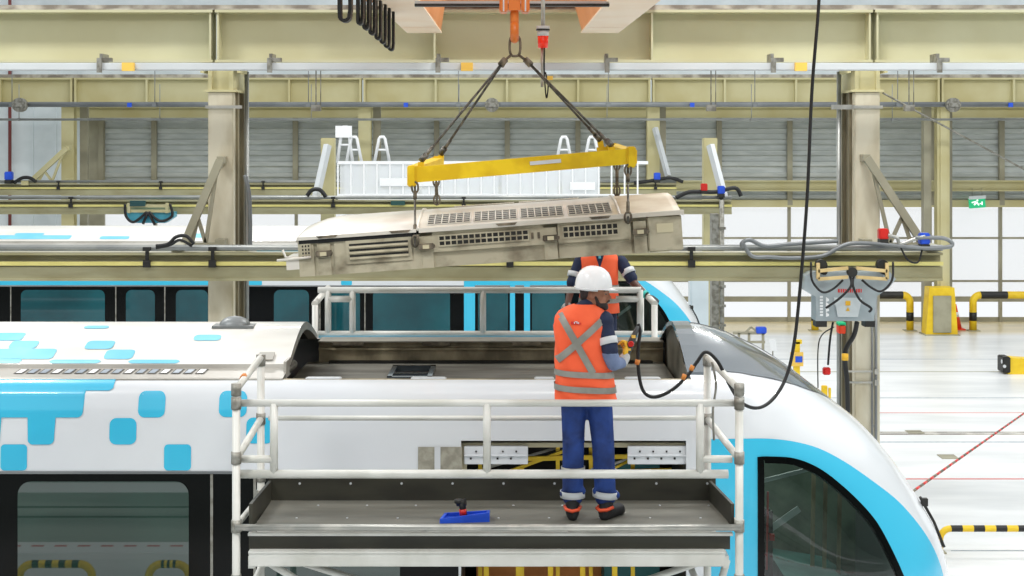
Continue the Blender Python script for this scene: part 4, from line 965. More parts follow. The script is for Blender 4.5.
for p_, q_, p2_, q2_, Y_ in ((421, 161, 421, 174, Yn), (441, 154, 441, 164, Yf_), (600, 140, 602, 151, Yf_), (612, 146, 612, 157, Yn)):
    MB().bar(at(p_, q_+1, Y_), at(p2_, q2_, Y_), .02, .05).build('lifting_lug', 'yellow', lb)
MB().bar(at(597, 151.5, Yf_), at(614, 150, Yf_), .07, .07).build('lug_arm', 'yellow', lb)
m = MB(); dd = (b-a).normalized()
m.bar(a+dd*.95+Vector((0, -.053, .012)), a+dd*1.2+Vector((0, -.053, .012)), .004, .03)
m.build('label_strip', 'silverlt', lb)
ring = WP(515, 46, 12.5)
hk = thing('crane_hook', 'orange crane hook block holding the steel lifting ring', 'hook', ring+Vector((0, 0, .1)))
zt_ = at(0, 0, 12.5).z; X_ = at(514.5, 0, 12.5).x
m = MB()
for s_ in (-1, 1): m.bb((X_+s_*.09-.035, 12.38, at(0, 13, 12.5).z), (X_+s_*.09+.035, 12.62, zt_+.45), bev=.012)
m.bb((X_-.05, 12.42, at(0, 11, 12.5).z), (X_+.05, 12.58, zt_+.3)); m.build('block', 'hookor', hk)
m = MB(); 
for s_ in (-1, 1): m.bb((X_+s_*.09-.006, 12.37, at(0, 12.5, 12.5).z), (X_+s_*.09+.006, 12.38, zt_+.4)); m.tube([(X_+s_*.09, 12.5, zt_+.3), (X_+s_*.09, 12.5, zt_+3)], .012, 6)
m.build('block_stripe', 'silverlt', hk)
zc_ = at(0, 32, 12.5).z
m = MB(); pts = [(X_, 12.5, at(0, 10, 12.5).z), (X_, 12.5, at(0, 20, 12.5).z)]
for i in range(9):
    a_ = math.pi/2+math.pi*1.35*i/8; pts.append((X_+.0, 12.5+.055*math.cos(a_)*1.0, zc_+.06*math.sin(a_)))
m.tube(smooth_path(pts, 3), [.03]*1+[.036]*(len(smooth_path(pts, 3))-4)+[.025, .018, .01], 12); m.build('hook', 'hookor', hk)
m = MB(); pts = []
for i in range(25):
    a_ = 2*math.pi*i/24; pts.append(ring+Vector((.045*math.copysign(abs(math.cos(a_))**.6, math.cos(a_)), 0, .085*math.copysign(abs(math.sin(a_))**.8, math.sin(a_)))))
m.tube(pts, .011, 8, cap=False); tag(m.build('lifting_ring', 'bracket'), 'dark oval lifting ring on the crane hook', 'ring')
for k, (p, q, Y, j) in enumerate([(421, 161, Yn, 504), (441, 154, Yf_, 504), (600, 140, Yf_, 527), (612, 146, Yn, 527)]):
    r0 = ring+Vector(((-.03 if j < 515 else .03), 0, -.075)); k0 = at(j, 61, 12.45 if k in (0, 3) else 12.55); e = at(p, q, Y)
    t = thing('wire_sling', ['wire rope sling from the ring to the front left end of the yellow beam', 'wire rope sling from the ring to the back left end of the yellow beam', 'wire rope sling from the ring to the back right end of the yellow beam', 'wire rope sling from the ring to the front right end of the yellow beam'][k], 'sling', e)
    MB().tube([k0, e], .011, 8).build('rope', 'wire', t)
    MB().tube([r0, k0], .012, 8).tube([k0+(e-k0).normalized()*-.02, k0+(e-k0).normalized()*.05], .028, 10).build('link', 'bracket', t)
    MB().tube([e-(e-k0).normalized()*.16, e-(e-k0).normalized()*.06], .016, 8).tube([e, e-(e-k0).normalized()*.07], .026, 8).build('ferrule', 'chain', t)
for k, (p, q, p2, q2, Y) in enumerate([(415, 183, 415, 240, 11.72), (436, 176, 437, 205, Yf_), (628, 166, 628, 222, 11.72), (617, 160, 617, 196, Yf_)]):
    Yt = Yn-.03 if Y < 12 else Yf_
    a_ = at(p, q, Yt); b_ = at(p2, q2, Y)
    if k in (0, 2): b_ = at(p2, q2+(6 if k == 0 else 0), 11.64)
    t = thing('chain_sling', ['lower sling with shackle at the front left lifting point', 'lower sling at the back left lifting point', 'lower sling with shackle at the front right lifting point', 'lower sling at the back right lifting point'][k], 'sling', b_)
    MB().tube([a_, b_], .009, 8).build('rope', 'chain', t)
    d = (b_-a_).normalized(); m = MB()
    for cc, s_ in ((a_, 1), (b_, -1)):
        pts = [cc+d*s_*.045+Vector((.026*math.cos(2*math.pi*i/12), 0, .045*math.sin(2*math.pi*i/12))) for i in range(13)]; m.tube(pts, .009, 6, cap=False)
    m.tube([a_+d*.09, a_+d*.16], .015, 8).tube([b_-d*.2, b_-d*.09], .014, 8); m.build('shackle', 'bracket', t)

# ------------------------------------------------------------------ overhead crane
cr = thing('overhead_crane', 'orange bridge crane with two box girders at the top of the picture', 'crane', (0, 10, 6.8))
for xa, xb, tl, tr2, z0_ in ((.875, 1.35, -.11, .0, 6.70), (-1.33, -.89, .0, .06, 6.86)):
    m = MB(); z1_ = 6.97
    y0_, y1_ = 3, 19.05
    m.add([(xa, y0_, z0_), (xb, y0_, z0_), (xb, y1_, z1_), (xa, y1_, z1_), (xa, y0_, z0_+.02), (xb, y0_, z0_+.02), (xb, y1_, z1_+.02), (xa, y1_, z1_+.02)], [(0, 1, 2, 3), (4, 5, 6, 7), (0, 1, 5, 4), (1, 2, 6, 5), (2, 3, 7, 6), (3, 0, 4, 7)])
    m.build('girder_bottom_flange', 'palecrane', cr)
    m = MB(); xi, xj = xa+.01, xb-.01
    zt2 = 7.75
    m.add([(xi, y0_, z0_+.02), (xj, y0_, z0_+.02), (xj, y1_-.05, z1_+.02), (xi, y1_-.05, z1_+.02), (xi+tl*1.9, y0_, zt2), (xj+tr2*1.9, y0_, zt2), (xj+tr2*1.9, y1_-.05, zt2), (xi+tl*1.9, y1_-.05, zt2)], [(0, 1, 5, 4), (1, 2, 6, 5), (2, 3, 7, 6), (3, 0, 4, 7), (4, 5, 6, 7)])
    m.build('girder_box', 'orange', cr)
    m = MB()
    m.add([(xa+.02, y1_-1.2, z1_-.022), (xb-.02, y1_-1.2, z1_-.022), (xb-.02, y1_-1.19, z1_-.02), (xa+.02, y1_-1.19, z1_-.02)], [(0, 1, 2, 3)]); m.build('flange_weld', 'seator', cr)
m = MB().bb((-1.9, 19.4, 7.42), (1.9, 19.75, 7.8)); m.build('end_carriage', 'orange', cr)
# cross conductor bar between girders
m = MB().bb((-.9, 13.9, at(0, 5, 14).z), (.9, 13.95, at(0, 2, 14).z)); m.build('cross_rail', 'tray', cr)
m = MB().bb((-.9, 13.85, at(0, 7.5, 14).z), (.9, 13.95, at(0, 5, 14).z)); m.build('conductor_bar', 'black', cr)
# festoon cables
for k, (p, q, w_) in enumerate([(345, 21, 10), (353, 20, 6), (360, 24, 4), (366, 29, 4), (372, 34, 4), (378, 39, 4), (383, 43, 4), (387, 47, 4), (391, 50, 4)]):
    if k == 1: continue
    Y = 12.0+k*.45; wr = w_*Y/F/2
    c = at(p, q, Y); tp = at(p, -40, Y)
    pts = [Vector((c.x-wr, Y, tp.z)), Vector((c.x-wr, Y, c.z+wr+.05))]
    for i in range(1, 8): a_ = math.pi+math.pi*i/8; pts.append(Vector((c.x+wr*math.cos(a_), Y+.0, c.z+wr+.0+(wr+.0)*math.sin(a_))))
    pts += [Vector((c.x+wr, Y+.05, c.z+wr+.05)), Vector((c.x+wr, Y+.05, tp.z))]
    rw = []
    m = MB(); tk = .012 if k else .014
    vs = []; 
    for i, p_ in enumerate(pts):
        d = (pts[min(i+1, len(pts)-1)]-pts[max(i-1, 0)]); nrm = Vector((d.z, 0, -d.x)).normalized()*tk
        vs.append([p_+nrm+Vector((0, -.06, 0)), p_-nrm+Vector((0, -.06, 0)), p_-nrm+Vector((0, .06, 0)), p_+nrm+Vector((0, .06, 0))])
    m.grid(vs, close=True, smooth=False)
    tag(m.build('festoon_cable', 'rubber'), 'flat black crane cable loop, '+['frontmost and widest, leftmost of the row', '', 'second from the left', 'third from the left', 'fourth from the left', 'fifth from the left', 'sixth from the left', 'next to last and second lowest', 'lowest and rightmost beside the crane girder'][k], 'cable', 'hanging black cable loops at the crane')
# warning lamp on pole
t = thing('warning_lamp', 'red warning lamp on a grey pole hanging right of the crane hook', 'lamp', at(543, 40, 13))
Y = 13; X = at(543, 0, Y).x
MB().tube([(X, Y, at(0, 28, Y).z), (X, Y, at(0, -60, Y).z)], .018, 12).build('pole', 'tubemetal', t)
MB().tube([(X, Y, at(0, 36, Y).z), (X, Y, at(0, 30, Y).z)], .05, 16).tube([(X, Y, at(0, 30, Y).z), (X, Y, at(0, 26, Y).z)], .058, 16).build('housing', 'boxlight', t)
MB().tube([(X, Y, at(0, 30.5, Y).z), (X, Y, at(0, 29, Y).z)], .06, 16).build('seal', 'black', t)
MB().tube([(X, Y, at(0, 48, Y).z), (X, Y, at(0, 36, Y).z)], [.042, .048], 16).build('lens', 'redlamp', t)
m = MB().tube([(X-.008, Y, at(0, 48, Y).z), (X-.008, Y, at(0, 87, Y).z)], .012, 8); m.build('lower_rod', 'tubemetal', t)
m = MB().tube(smooth_path([(X+.012, Y, at(0, 48, Y).z), (X+.012, Y, at(0, 75, Y).z), (X+.03, Y, at(0, 98, Y).z), (X+.045, Y, at(0, 84, Y).z), (X+.02, Y, at(0, 72, Y).z)]), .007, 6); m.build('wire', 'rubber', t)
c = at(550, 78, 13); MB().box(c, (.05, .03, .035)).build('tag_plate', 'ylabel', t)

# pendant cable and controller
P = lambda x, y, Y=10.6: at(x, y, Y)
cable([P(820, -60, 11.0), P(819, 0, 11.0), P(812, 90, 11), P(807, 200, 10.95), P(799, 300, 10.9), P(793, 350, 10.85), P(785, 380, 10.8), P(772, 400, 10.7), P(757, 408, 10.6), P(741, 402, 10.5), P(728, 382, 10.35), P(718, 362, 10.3), P(706, 352, 10.3), P(697, 362, 10.3), P(688, 375, 10.3), P(672, 390, 10.3), P(655, 397, 10.3), P(644, 392, 10.3), P(639, 375, 10.3), P(638, 350, 10.3), P(640, 332, 10.28), P(638, 324, 10.28)], .0125, 'long black pendant cable running from above down to the worker controller', n=8)
for k, (p, q) in enumerate([(638, 362), (692, 368), (684, 377)]):
    tag(MB().tube([P(p-1, q+2.5, 10.3), P(p+1 if k else p, q-2.5, 10.3)], .017, 8).build('cable_tie', 'seator'), 'orange tape band on the pendant cable, '+['nearest to the worker', 'upper right', 'lower right'][k], 'tape')
cable([P(712, 362, 10.2), P(716, 385, 10.2), P(713, 410, 10.25), P(714, 440, 10.3)], .008, 'thin grey cord hanging from the right end of the guardrail', 'coupler')

# ------------------------------------------------------------------ people
def blob(name, prims, voxel, mt_, parent, smooth=4):
    bm = bmesh.new()
    for p in prims:
        if p[0] == 'e':
            r = bmesh.ops.create_icosphere(bm, subdivisions=3, radius=1)
            mm = Matrix.Translation(Vector(p[1])) @ (p[3].to_4x4() if len(p) > 3 else Matrix()) @ Matrix.Diagonal((*p[2], 1))
            bmesh.ops.transform(bm, matrix=mm, verts=r['verts'])
        else:
            a, b, ra, rb = Vector(p[1]), Vector(p[2]), p[3], p[4]; n = max(2, int((b-a).length/(min(ra, rb)*.35)))
            for i in range(n+1):
                t_ = i/n; r = bmesh.ops.create_icosphere(bm, subdivisions=2, radius=ra+(rb-ra)*t_)
                bmesh.ops.translate(bm, vec=a+(b-a)*t_, verts=r['verts'])
    me = bpy.data.meshes.new(name); bm.to_mesh(me); bm.free()
    o = bpy.data.objects.new(name, me); COL.objects.link(o)
    md = o.modifiers.new('r', 'REMESH'); md.mode = 'VOXEL'; md.voxel_size = voxel; md.use_smooth_shade = True
    ms = o.modifiers.new('s', 'SMOOTH'); ms.iterations = smooth; ms.factor = .5
    dg = bpy.context.evaluated_depsgraph_get(); dg.update()
    me2 = bpy.data.meshes.new_from_object(o.evaluated_get(dg)); o.modifiers.clear(); o.data = me2; me2.name = name
    me2.materials.clear(); me2.materials.append(M[mt_]); o.parent = parent
    for f in me2.polygons: f.use_smooth = True
    return o
def V(*a): return Vector(a)
def frame(f, up=(0, 0, 1)):
    f = Vector(f).normalized(); s = Vector(up).cross(f).normalized(); u = f.cross(s); return Matrix((f, s, u)).transposed()   # columns f, s, u
def head_prims(c, fr):
    T = lambda a: Vector(c)+fr @ Vector(a)
    return [('e', T((-.008, 0, .02)), (.093, .074, .095), fr), ('e', T((.028, 0, -.05)), (.062, .055, .058), fr), ('e', T((.072, 0, -.088)), (.022, .026, .02), fr),
            ('c', T((.086, 0, .005)), T((.108, 0, -.025)), .009, .014), ('e', T((.075, 0, .022)), (.02, .05, .012), fr), ('e', T((.082, 0, -.055)), (.016, .026, .012), fr),
            ('e', T((-.004, .078, -.014)), (.018, .014, .031), fr), ('e', T((-.004, -.078, -.014)), (.018, .014, .031), fr), ('e', T((.06, .035, -.02)), (.025, .022, .022), fr), ('e', T((.06, -.035, -.02)), (.025, .022, .022), fr)]
def head_extras(c, fr, t, beard=True):
    T = lambda a: Vector(c)+fr @ Vector(a)
    pr = [('e', T((-.034, 0, .022)), (.078, .0755, .085), fr), ('e', T((-.064, 0, -.03)), (.038, .056, .045), fr)]
    blob('hair', pr, .008, 'hair', t)
    if beard: blob('beard', [('e', T((.040, 0, -.074)), (.054, .050, .036), fr), ('e', T((.078, 0, -.092)), (.022, .03, .022), fr), ('c', T((.018, .060, -.02)), T((.04, .048, -.068)), .009, .014), ('c', T((.018, -.060, -.02)), T((.04, -.048, -.068)), .009, .014), ('c', T((.096, .022, -.052)), T((.102, 0, -.046)), .006, .007), ('c', T((.096, -.022, -.052)), T((.102, 0, -.046)), .006, .007)], .005, 'hair', t, 2)
    for s_ in (-1, 1):
        e = MB(); cc = T((.078, s_*.032, .0)); 
        m = MB(); m.tube([cc+fr @ Vector((-.006, 0, 0)), cc+fr @ Vector((.003, 0, 0)), cc+fr @ Vector((.006, 0, 0))], [.006, .005, .002], 10); e = m.build('eye', 'eyew', t)
        m = MB(); m.tube([cc+fr @ Vector((.004, 0, 0)), cc+fr @ Vector((.0075, 0, 0))], [.0052, .004], 8); m.build('pupil', 'black', e)
        m = MB(); m.tube([T((.088, s_*.015, .022)), T((.085, s_*.035, .028)), T((.07, s_*.05, .02))], [.004, .005, .003], 6); m.build('eyebrow', 'hair', t)
def helmet(c, fr, t):
    T = lambda a: Vector(c)+fr @ Vector(a)
    m = MB(); rows = []; N_ = 32
    prof = [(1.0, 0), (.985, .026), (.95, .052), (.88, .078), (.77, .1), (.6, .119), (.4, .131), (.2, .137), (.01, .139)]
    for k, (r_, h_) in enumerate(prof):
        row = []
        for i in range(N_):
            a = 2*math.pi*i/N_; rid = .004*max(0, 1-abs(math.sin(a))*6)*(k > 2)
            row.append(T((.127*r_*math.cos(a), .108*r_*math.sin(a), h_+rid)))
        rows.append(row)
    m.grid(rows, close=True)
    br = []
    for r_, dz in ((1.0, 0), (1.04, -.004), (1.0, -.010)):
        row = []
        for i in range(N_):
            a = 2*math.pi*i/N_; ex = .045*max(0, math.cos(a))**1.5*(1 if r_ > 1.01 else 0); row.append(T(((.129*r_+ex)*math.cos(a), (.11*r_)*math.sin(a), dz-.012*max(0, math.cos(a))**2*(1 if r_ > 1.01 else 0))))
        br.append(row)
    m.grid(br, close=True)
    h = m.build('hard_hat', 'helmet', t)
    m = MB()
    row = [T((.120*math.cos(a_), .102*math.sin(a_), -.012)) for a_ in [math.pi*(.35+1.3*i/14) for i in range(15)]]
    m.tube(row, .009, 6); m.build('headband', 'boxlight', h)
def fingers(palm, fr, L=.085, w_=.018, curl=1.0, thumb=1):
    # fr columns: along fingers, across, out of the back of the hand ; returns primitives for palm + five fingers
    T = lambda a: Vector(palm)+fr @ Vector(a); pr = [('e', T((0, 0, 0)), (.045, .040, .019), fr)]
    for i, ln in enumerate((.85, 1.0, .95, .75)):
        o = (-.0285+.019*i); a = T((.036, o, 0)); k = curl
        b = T((.036+.034*ln, o*1.05, -.012*k)); c = T((.036+.05*ln-.012*k, o*1.05, -.036*k)); d = T((.036+.05*ln-.034*k, o*1.05, -.050*k))
        pr += [('c', a, b, .0095, .009), ('c', b, c, .009, .0082), ('c', c, d, .0082, .007)]
    pr += [('c', T((-.015, -.033*thumb, -.004)), T((.012, -.052*thumb, -.022*k)), .012, .0105), ('c', T((.012, -.052*thumb, -.022*k)), T((.036, -.042*thumb, -.040*k)), .0105, .0085)]
    return pr
def vest_surface(rows):
    # rows (z, cx, cy, rx, ry) bottom to top ; returns fn(theta,z)
    def g(z):
        def L(i): return lerp([(r[0], r[i]) for r in rows], z)
        return L(1), L(2), L(3), L(4)
    def f(th, z, off=0):
        a, b, rx, ry_ = g(z); n_ = 2.5; c_, s_ = math.cos(th), math.sin(th)
        return Vector((a+(rx+off)*math.copysign(abs(c_)**(2/n_), c_), b+(ry_+off)*math.copysign(abs(s_)**(2/n_), s_), z))
    def h(x, z, off=0, side=-1):   # point on the side facing -Y (side=-1) or +Y
        a, b, rx, ry_ = g(z); u = min(.999, abs((x-a)/rx)); return Vector((x, b+side*((ry_)*(1-u**2.5)**(1/2.5)+off), z))
    return f, h

# ---- worker 1
g0 = Vector((at(586, 0, 10.1).x, 10.1, ZD))
w1 = thing('person', 'worker in white hard hat and orange vest, back turned, holding a controller on near platform', 'person', g0)
WLOC[w1.name] = Vector((0, 0, 0))
fr1 = frame((1, -.32, -.10)); hc = V(.062, -.005, 1.522)
body = [('e', V(-.0, 0, .9), (.15, .10, .12)), ('e', V(-.02, 0, 1.1), (.14, .09, .16)), ('e', V(-.02, 0, 1.3), (.16, .09, .11)), ('c', V(0, 0, 1.38), V(.045, .0, 1.47), .058, .052),
        ('c', V(-.13, .02, 1.35), V(-.145, .12, 1.1), .045, .04), ('c', V(-.145, .12, 1.1), V(-.02, .24, 1.06), .04, .03),
        ('c', V(.11, -.02, 1.34), V(.165, -.08, 1.08), .045, .036), ('c', V(.165, -.08, 1.08), V(.24, .03, 1.06), .036, .028),
        ('c', V(-.085, 0, .88), V(-.09, .0, .48), .075, .055), ('c', V(-.09, 0, .48), V(-.09, 0, .08), .055, .04), ('c', V(.085, 0, .88), V(.13, 0, .48), .075, .055), ('c', V(.13, 0, .48), V(.145, .0, .08), .055, .04)]
body += head_prims(hc, fr1)
blob('body', body, .011, 'skin1', w1, 3)
head_extras(hc, fr1, w1); helmet(hc+V(-.012, 0, .037), frame((1, -.32, -.04)), w1)
# trousers
pr = [('e', V(0, 0, .9), (.178, .115, .11)), ('e', V(0, -.02, .84), (.165, .115, .09))]
pr += [('c', V(-.085, 0, .84), V(-.085, .0, .5), .092, .078), ('c', V(-.085, 0, .5), V(-.09, .0, .15), .078, .073), ('c', V(.085, 0, .84), V(.115, .0, .5), .094, .08), ('c', V(.115, 0, .5), V(.13, 0, .15), .08, .075)]
pr += [('c', V(-.15, -.02, .17), V(-.03, -.03, .19), .03, .03), ('c', V(.07, -.03, .19), V(.2, -.02, .16), .03, .03), ('c', V(-.12, -.055, .52), V(-.05, -.06, .56), .02, .02), ('c', V(.09, -.06, .58), V(.15, -.055, .53), .02, .02)]
tr_ = blob('trousers', pr, .010, 'bluecloth', w1, 2)
def band_loop(c, rx, ry_, h_, mt_, parent, nm, tilt=0):
    m = MB(); rows = []
    for dz, k in ((-h_/2, 1), (-h_/2, 1.03), (h_/2, 1.03), (h_/2, 1)):
        rows.append([Vector((c[0]+rx*k*math.cos(2*math.pi*i/24), c[1]+ry_*k*math.sin(2*math.pi*i/24), c[2]+dz+tilt*math.cos(2*math.pi*i/24))) for i in range(24)])
    m.grid(rows, close=True); return m.build(nm, mt_, parent)
band_loop((-.09, 0, .165), .082, .083, .045, 'silverlt', w1, 'ankle_band'); band_loop((.13, 0, .165), .084, .085, .045, 'silverlt', w1, 'ankle_band', -.008)
band_loop((-.087, 0, .335), .079, .08, .03, 'silver', w1, 'shin_band'); band_loop((.12, 0, .315), .083, .083, .03, 'silverlt', w1, 'shin_band')
def boot(x, yaw, t):
    c, s_ = math.cos(yaw), math.sin(yaw); Q = lambda a, b, z: V(x+a*s_+b*c, a*c-b*s_, z)
    o = blob('boot', [('c', Q(-.04, 0, .052), Q(.13, 0, .042), .048, .04), ('c', Q(-.03, 0, .06), Q(-.02, 0, .14), .05, .05), ('c', Q(-.05, 0, .03), Q(.15, 0, .028), .038, .034)], .009, 'soleblk', t, 3)
    m = MB(); pts = [Q(-.09, -.03, .05), Q(-.1, 0, .06), Q(-.09, .03, .05)]
    m.tube([Q(-.02, -.052, .085), Q(-.075, -.04, .075), Q(-.098, 0, .07), Q(-.075, .04, .075), Q(-.02, .052, .085)], .012, 8); m.build('heel_patch', 'soleor', o)
boot(-.09, R(4), w1); boot(.15, R(38), w1)
# vest, shirt sleeves
rows1 = [(.80, .0, 0, .208, .150), (.95, -.012, 0, .196, .142), (1.08, -.03, 0, .180, .135), (1.2, -.03, 0, .182, .13), (1.30, -.035, 0, .182, .125), (1.36, -.035, 0, .176, .112), (1.40, -.025, 0, .158, .095), (1.43, -.01, 0, .115, .08), (1.445, .0, 0, .08, .066)]
vf, vh = vest_surface(rows1)
zz = [.80+(1.445-.80)*i/40 for i in range(41)]
m = MB(); m.grid([[vf(2*math.pi*k/48, z_, .004*math.sin(3*z_*9+k*.7)*(1 if z_ < 1.3 else 0)) for k in range(48)] for z_ in zz], close=True)
vest = m.build('vest', 'vest', w1)
blob('shirt', [('e', V(-.02, 0, 1.28), (.165, .10, .14)), ('c', V(-.02, 0, 1.395), V(.02, 0, 1.435), .07, .062), ('c', V(-.14, .02, 1.33), V(-.15, .11, 1.13), .056, .054), ('c', V(.115, -.03, 1.33), V(.155, -.088, 1.14), .064, .060), ('e', V(.115, -.03, 1.335), (.072, .072, .068))], .009, 'navy', w1, 4)
blob('sleeve', [('c', V(.155, -.088, 1.12), V(.18, -.085, 1.055), .058, .052), ('c', V(.18, -.085, 1.055), V(.24, .01, 1.045), .050, .040), ('c', V(-.15, .11, 1.12), V(-.14, .13, 1.06), .05, .046), ('c', V(-.14, .13, 1.06), V(-.02, .24, 1.06), .044, .036)], .008, 'greycloth', w1, 3)
m = MB(); ax = (V(.155, -.088, 1.14)-V(.115, -.03, 1.33)).normalized(); cc = V(.143, -.069, 1.20); m.tube([cc-ax*.024, cc+ax*.024], [.0655, .0645], 20, cap=False); m.build('sleeve_band', 'silverlt', w1, thick=.003)
# hand with glove holding the controller
hf = frame((-.15, .12, .98), (1, -.3, .1)); hp = V(.272, .045, 1.112)
blob('glove', fingers(hp, frame((.2, .25, .9), (.9, -.4, 0)), curl=1.0), .0045, 'gloveyel', w1, 2)
blob('glove_cuff', [('c', V(.243, .015, 1.05), V(.266, .035, 1.078), .042, .036)], .006, 'glove', w1, 2)
blob('glove', fingers(V(.06, .235, 1.06), frame((1, .1, .0), (0, -.5, .8)), curl=.8), .0045, 'gloveyel', w1, 2)
# reflective tape on the back
def strip(x0_, z0_, x1_, z1_, wd, off=.007, n_=14, side=-1, mt_='silver', nm='reflective_strip', par=vest, vh_=None):
    vh_ = vh_ or vh
    d = Vector((x1_-x0_, 0, z1_-z0_)); p = Vector((-d.z, 0, d.x)).normalized()*wd/2; rows = []
    for i in range(n_+1):
        c = Vector((x0_, 0, z0_))+d*i/n_; rows.append([vh_((c+p*k).x, (c+p*k).z, off, side) for k in (-1, -.33, .33, 1)])
    m = MB(); m.grid(rows); return m.build(nm, mt_, par)
def L1(px, py): return (px-586)/148.5, (520-py)/148.5
x_, z_ = L1(559, 314); x2, z2 = L1(592, 372); strip(x_, z_, x2, z2, .046)
x_, z_ = L1(601, 321); x2, z2 = L1(556.5, 360); strip(x_, z_, x2, z2, .046, .0085)
for zc1, nm in ((.985, 'reflective_band'), (.905-.02, 'reflective_band')):
    m = MB(); m.grid([[vf(2*math.pi*k/48, zc1+dz+.012*math.cos(2*math.pi*k/48)*(-1), .008) for k in range(48)] for dz in (-.02, 0, .02)], close=True); m.build(nm, 'silver', vest)
# small back emblem: white figure on red bar
x_, z_ = L1(574.5, 322.5)
m = MB(); 
for (a_, b_, wd, hh, mi) in ((-.004, .0, .05, .018, 0), (.03, -.004, .02, .012, 0), (.012, .003, .006, .014, 1), (.004, .008, .014, .005, 1), (-.006, 0, .006, .012, 1), (.022, .0, .005, .012, 1)):
    p0 = [vh(x_+a_+dx_*wd/2, z_+b_+dz_*hh/2, .009+.002*mi) for dx_, dz_ in ((-1, -1), (1, -1), (1, 1), (-1, 1))]; m.add(p0, [(0, 1, 2, 3)], mi)
m.build('back_emblem', ['red', 'silverlt'], vest)
# controller, held in the hand: own thing
a_ = at(625, 358, 10.145); b_ = at(638, 326, 10.2)
t = thing('pendant_controller', 'dark handheld crane controller with red button in the right hand of the worker', 'controller', a_)
d = (b_-a_)
MB().tube([a_+d*-.05, a_+d*.1, a_+d*.55, a_+d*.8, a_+d*1.0], [.018, .024, .025, .018, .011], 10).build('body', 'ctrl', t)
c = a_+d*.45; MB().tube([c+V(0, -.018, 0), c+V(-.004, -.04, 0)], [.021, .018], 14).build('stop_button', 'red', t)
c = a_+d*.68; MB().box(c+V(-.004, -.02, 0), (.026, .012, .02)).build('key_pad', 'ylabel', t)
c = a_+d*.28; MB().box(c+V(-.002, -.02, 0), (.03, .012, .015)).build('key_pad', 'ylabel', t)

# ---- worker 2 (behind, facing us, hand on rail)
k2 = F/14.55
g1 = Vector((at(599, 0, 14.55).x, 14.55, ZP2))
w2 = thing('person', 'second worker in orange vest facing the camera behind the roof, hand on the far railing', 'person', g1); WLOC[w2.name] = Vector((0, 0, 0))
def L2(px, py, y=0): p_ = at(px, py, 14.55+y); return V(p_.x-g1.x, y, p_.z-ZP2)
fr2 = frame((0, -1, -.1)); hc2 = V(0, -.02, 1.64)
shR = L2(577, 264); elR = L2(571, 289, -.05); haR = L2(567, 306, -.28); shL = L2(624, 264); elL = L2(634, 283, -.08); wrL = L2(645, 294, -.2); haL = L2(652, 299, -.28)
body = [('e', V(0, 0, .95), (.15, .10, .13)), ('e', V(0, 0, 1.15), (.14, .09, .18)), ('e', V(0, 0, 1.38), (.17, .09, .11)), ('c', V(0, 0, 1.45), V(0, -.01, 1.58), .055, .052),
        ('c', shR+V(.03, 0, 0), elR, .052, .042), ('c', elR, haR, .04, .028), ('c', shL-V(.03, 0, 0), elL, .052, .043), ('c', elL, wrL, .042, .03),
        ('c', V(-.09, 0, .9), V(-.1, 0, .48), .078, .055), ('c', V(-.1, 0, .48), V(-.1, 0, .08), .055, .04), ('c', V(.09, 0, .9), V(.1, 0, .48), .078, .055), ('c', V(.1, 0, .48), V(.1, 0, .08), .055, .04)]+head_prims(hc2, fr2)
blob('body', body, .012, 'skin2', w2, 3); head_extras(hc2, fr2, w2, False); helmet(hc2+V(0, .01, .045), frame((0, -1, -.05)), w2)
blob('trousers', [('e', V(0, 0, .93), (.175, .115, .12)), ('c', V(-.09, 0, .85), V(-.1, 0, .12), .09, .072), ('c', V(.09, 0, .85), V(.1, 0, .12), .09, .072)], .012, 'navy', w2, 2)
boot(-.1, R(176), w2); boot(.1, R(184), w2)
rows2 = [(.88, .0, 0, .2, .145), (1.1, 0, 0, .185, .135), (1.28, 0, 0, .186, .13), (1.40, 0, 0, .19, .118), (1.46, 0, 0, .16, .095), (1.5, 0, 0, .11, .08)]
vf2, vh2 = vest_surface(rows2)
m = MB(); m.grid([[vf2(2*math.pi*k/48, .88+(1.5-.88)*i/36) for k in range(48)] for i in range(37)], close=True); vest2 = m.build('vest', 'vest', w2)
for zc1 in (1.13, 1.0):
    m = MB(); m.grid([[vf2(2*math.pi*k/48, zc1+dz, .006) for k in range(48)] for dz in (-.022, .022)], close=True); m.build('reflective_band', 'silver', vest2)
m = MB(); rr = []
for i in range(8):
    z_ = 1.33+.17*i/7; wd = .005+.055*i/7; rr.append([vh2(-wd+2*wd*k/4, z_, .006) for k in range(5)])
m.grid(rr); m.build('shirt_front', 'navy', vest2)
m = MB(); rr = []
for i in range(5):
    z_ = 1.41+.08*i/4; rr.append([vh2(-.012+.024*k/2, z_, .009) for k in range(3)])
m.grid(rr); m.build('inner_shirt', 'teal', vest2)
m = MB(); m.add([vh2(.06, 1.24, .008), vh2(.09, 1.24, .008), vh2(.095, 1.28, .008), vh2(.055, 1.28, .008), vh2(.075, 1.21, .008)], [(0, 4, 1, 2, 3)]); m.build('chest_badge', 'silver', vest2)
blob('shirt', [('e', V(0, 0, 1.38), (.17, .1, .12)), ('c', V(0, 0, 1.46), V(0, 0, 1.52), .075, .065), ('c', shR+V(.03, 0, .02), elR*.75+shR*.25, .066, .062), ('c', shL-V(.03, 0, -.02), elL*.75+shL*.25, .066, .062)], .010, 'navy', w2, 3)
for s_, e_ in ((shR, elR), (shL, elL)):
    d = (e_-s_).normalized(); c = s_+(e_-s_)*.42; MB().tube([c-d*.026, c+d*.026], .0675, 18, cap=False).build('sleeve_band', 'silverlt', w2, thick=.003)
blob('glove', fingers(haL+V(0, 0, .015), frame((.75, -.5, -.35), (0, 0, 1)) @ Matrix(((1, 0, 0), (0, 1, 0), (0, 0, 1))), curl=.9), .005, 'darkglove', w2, 2)
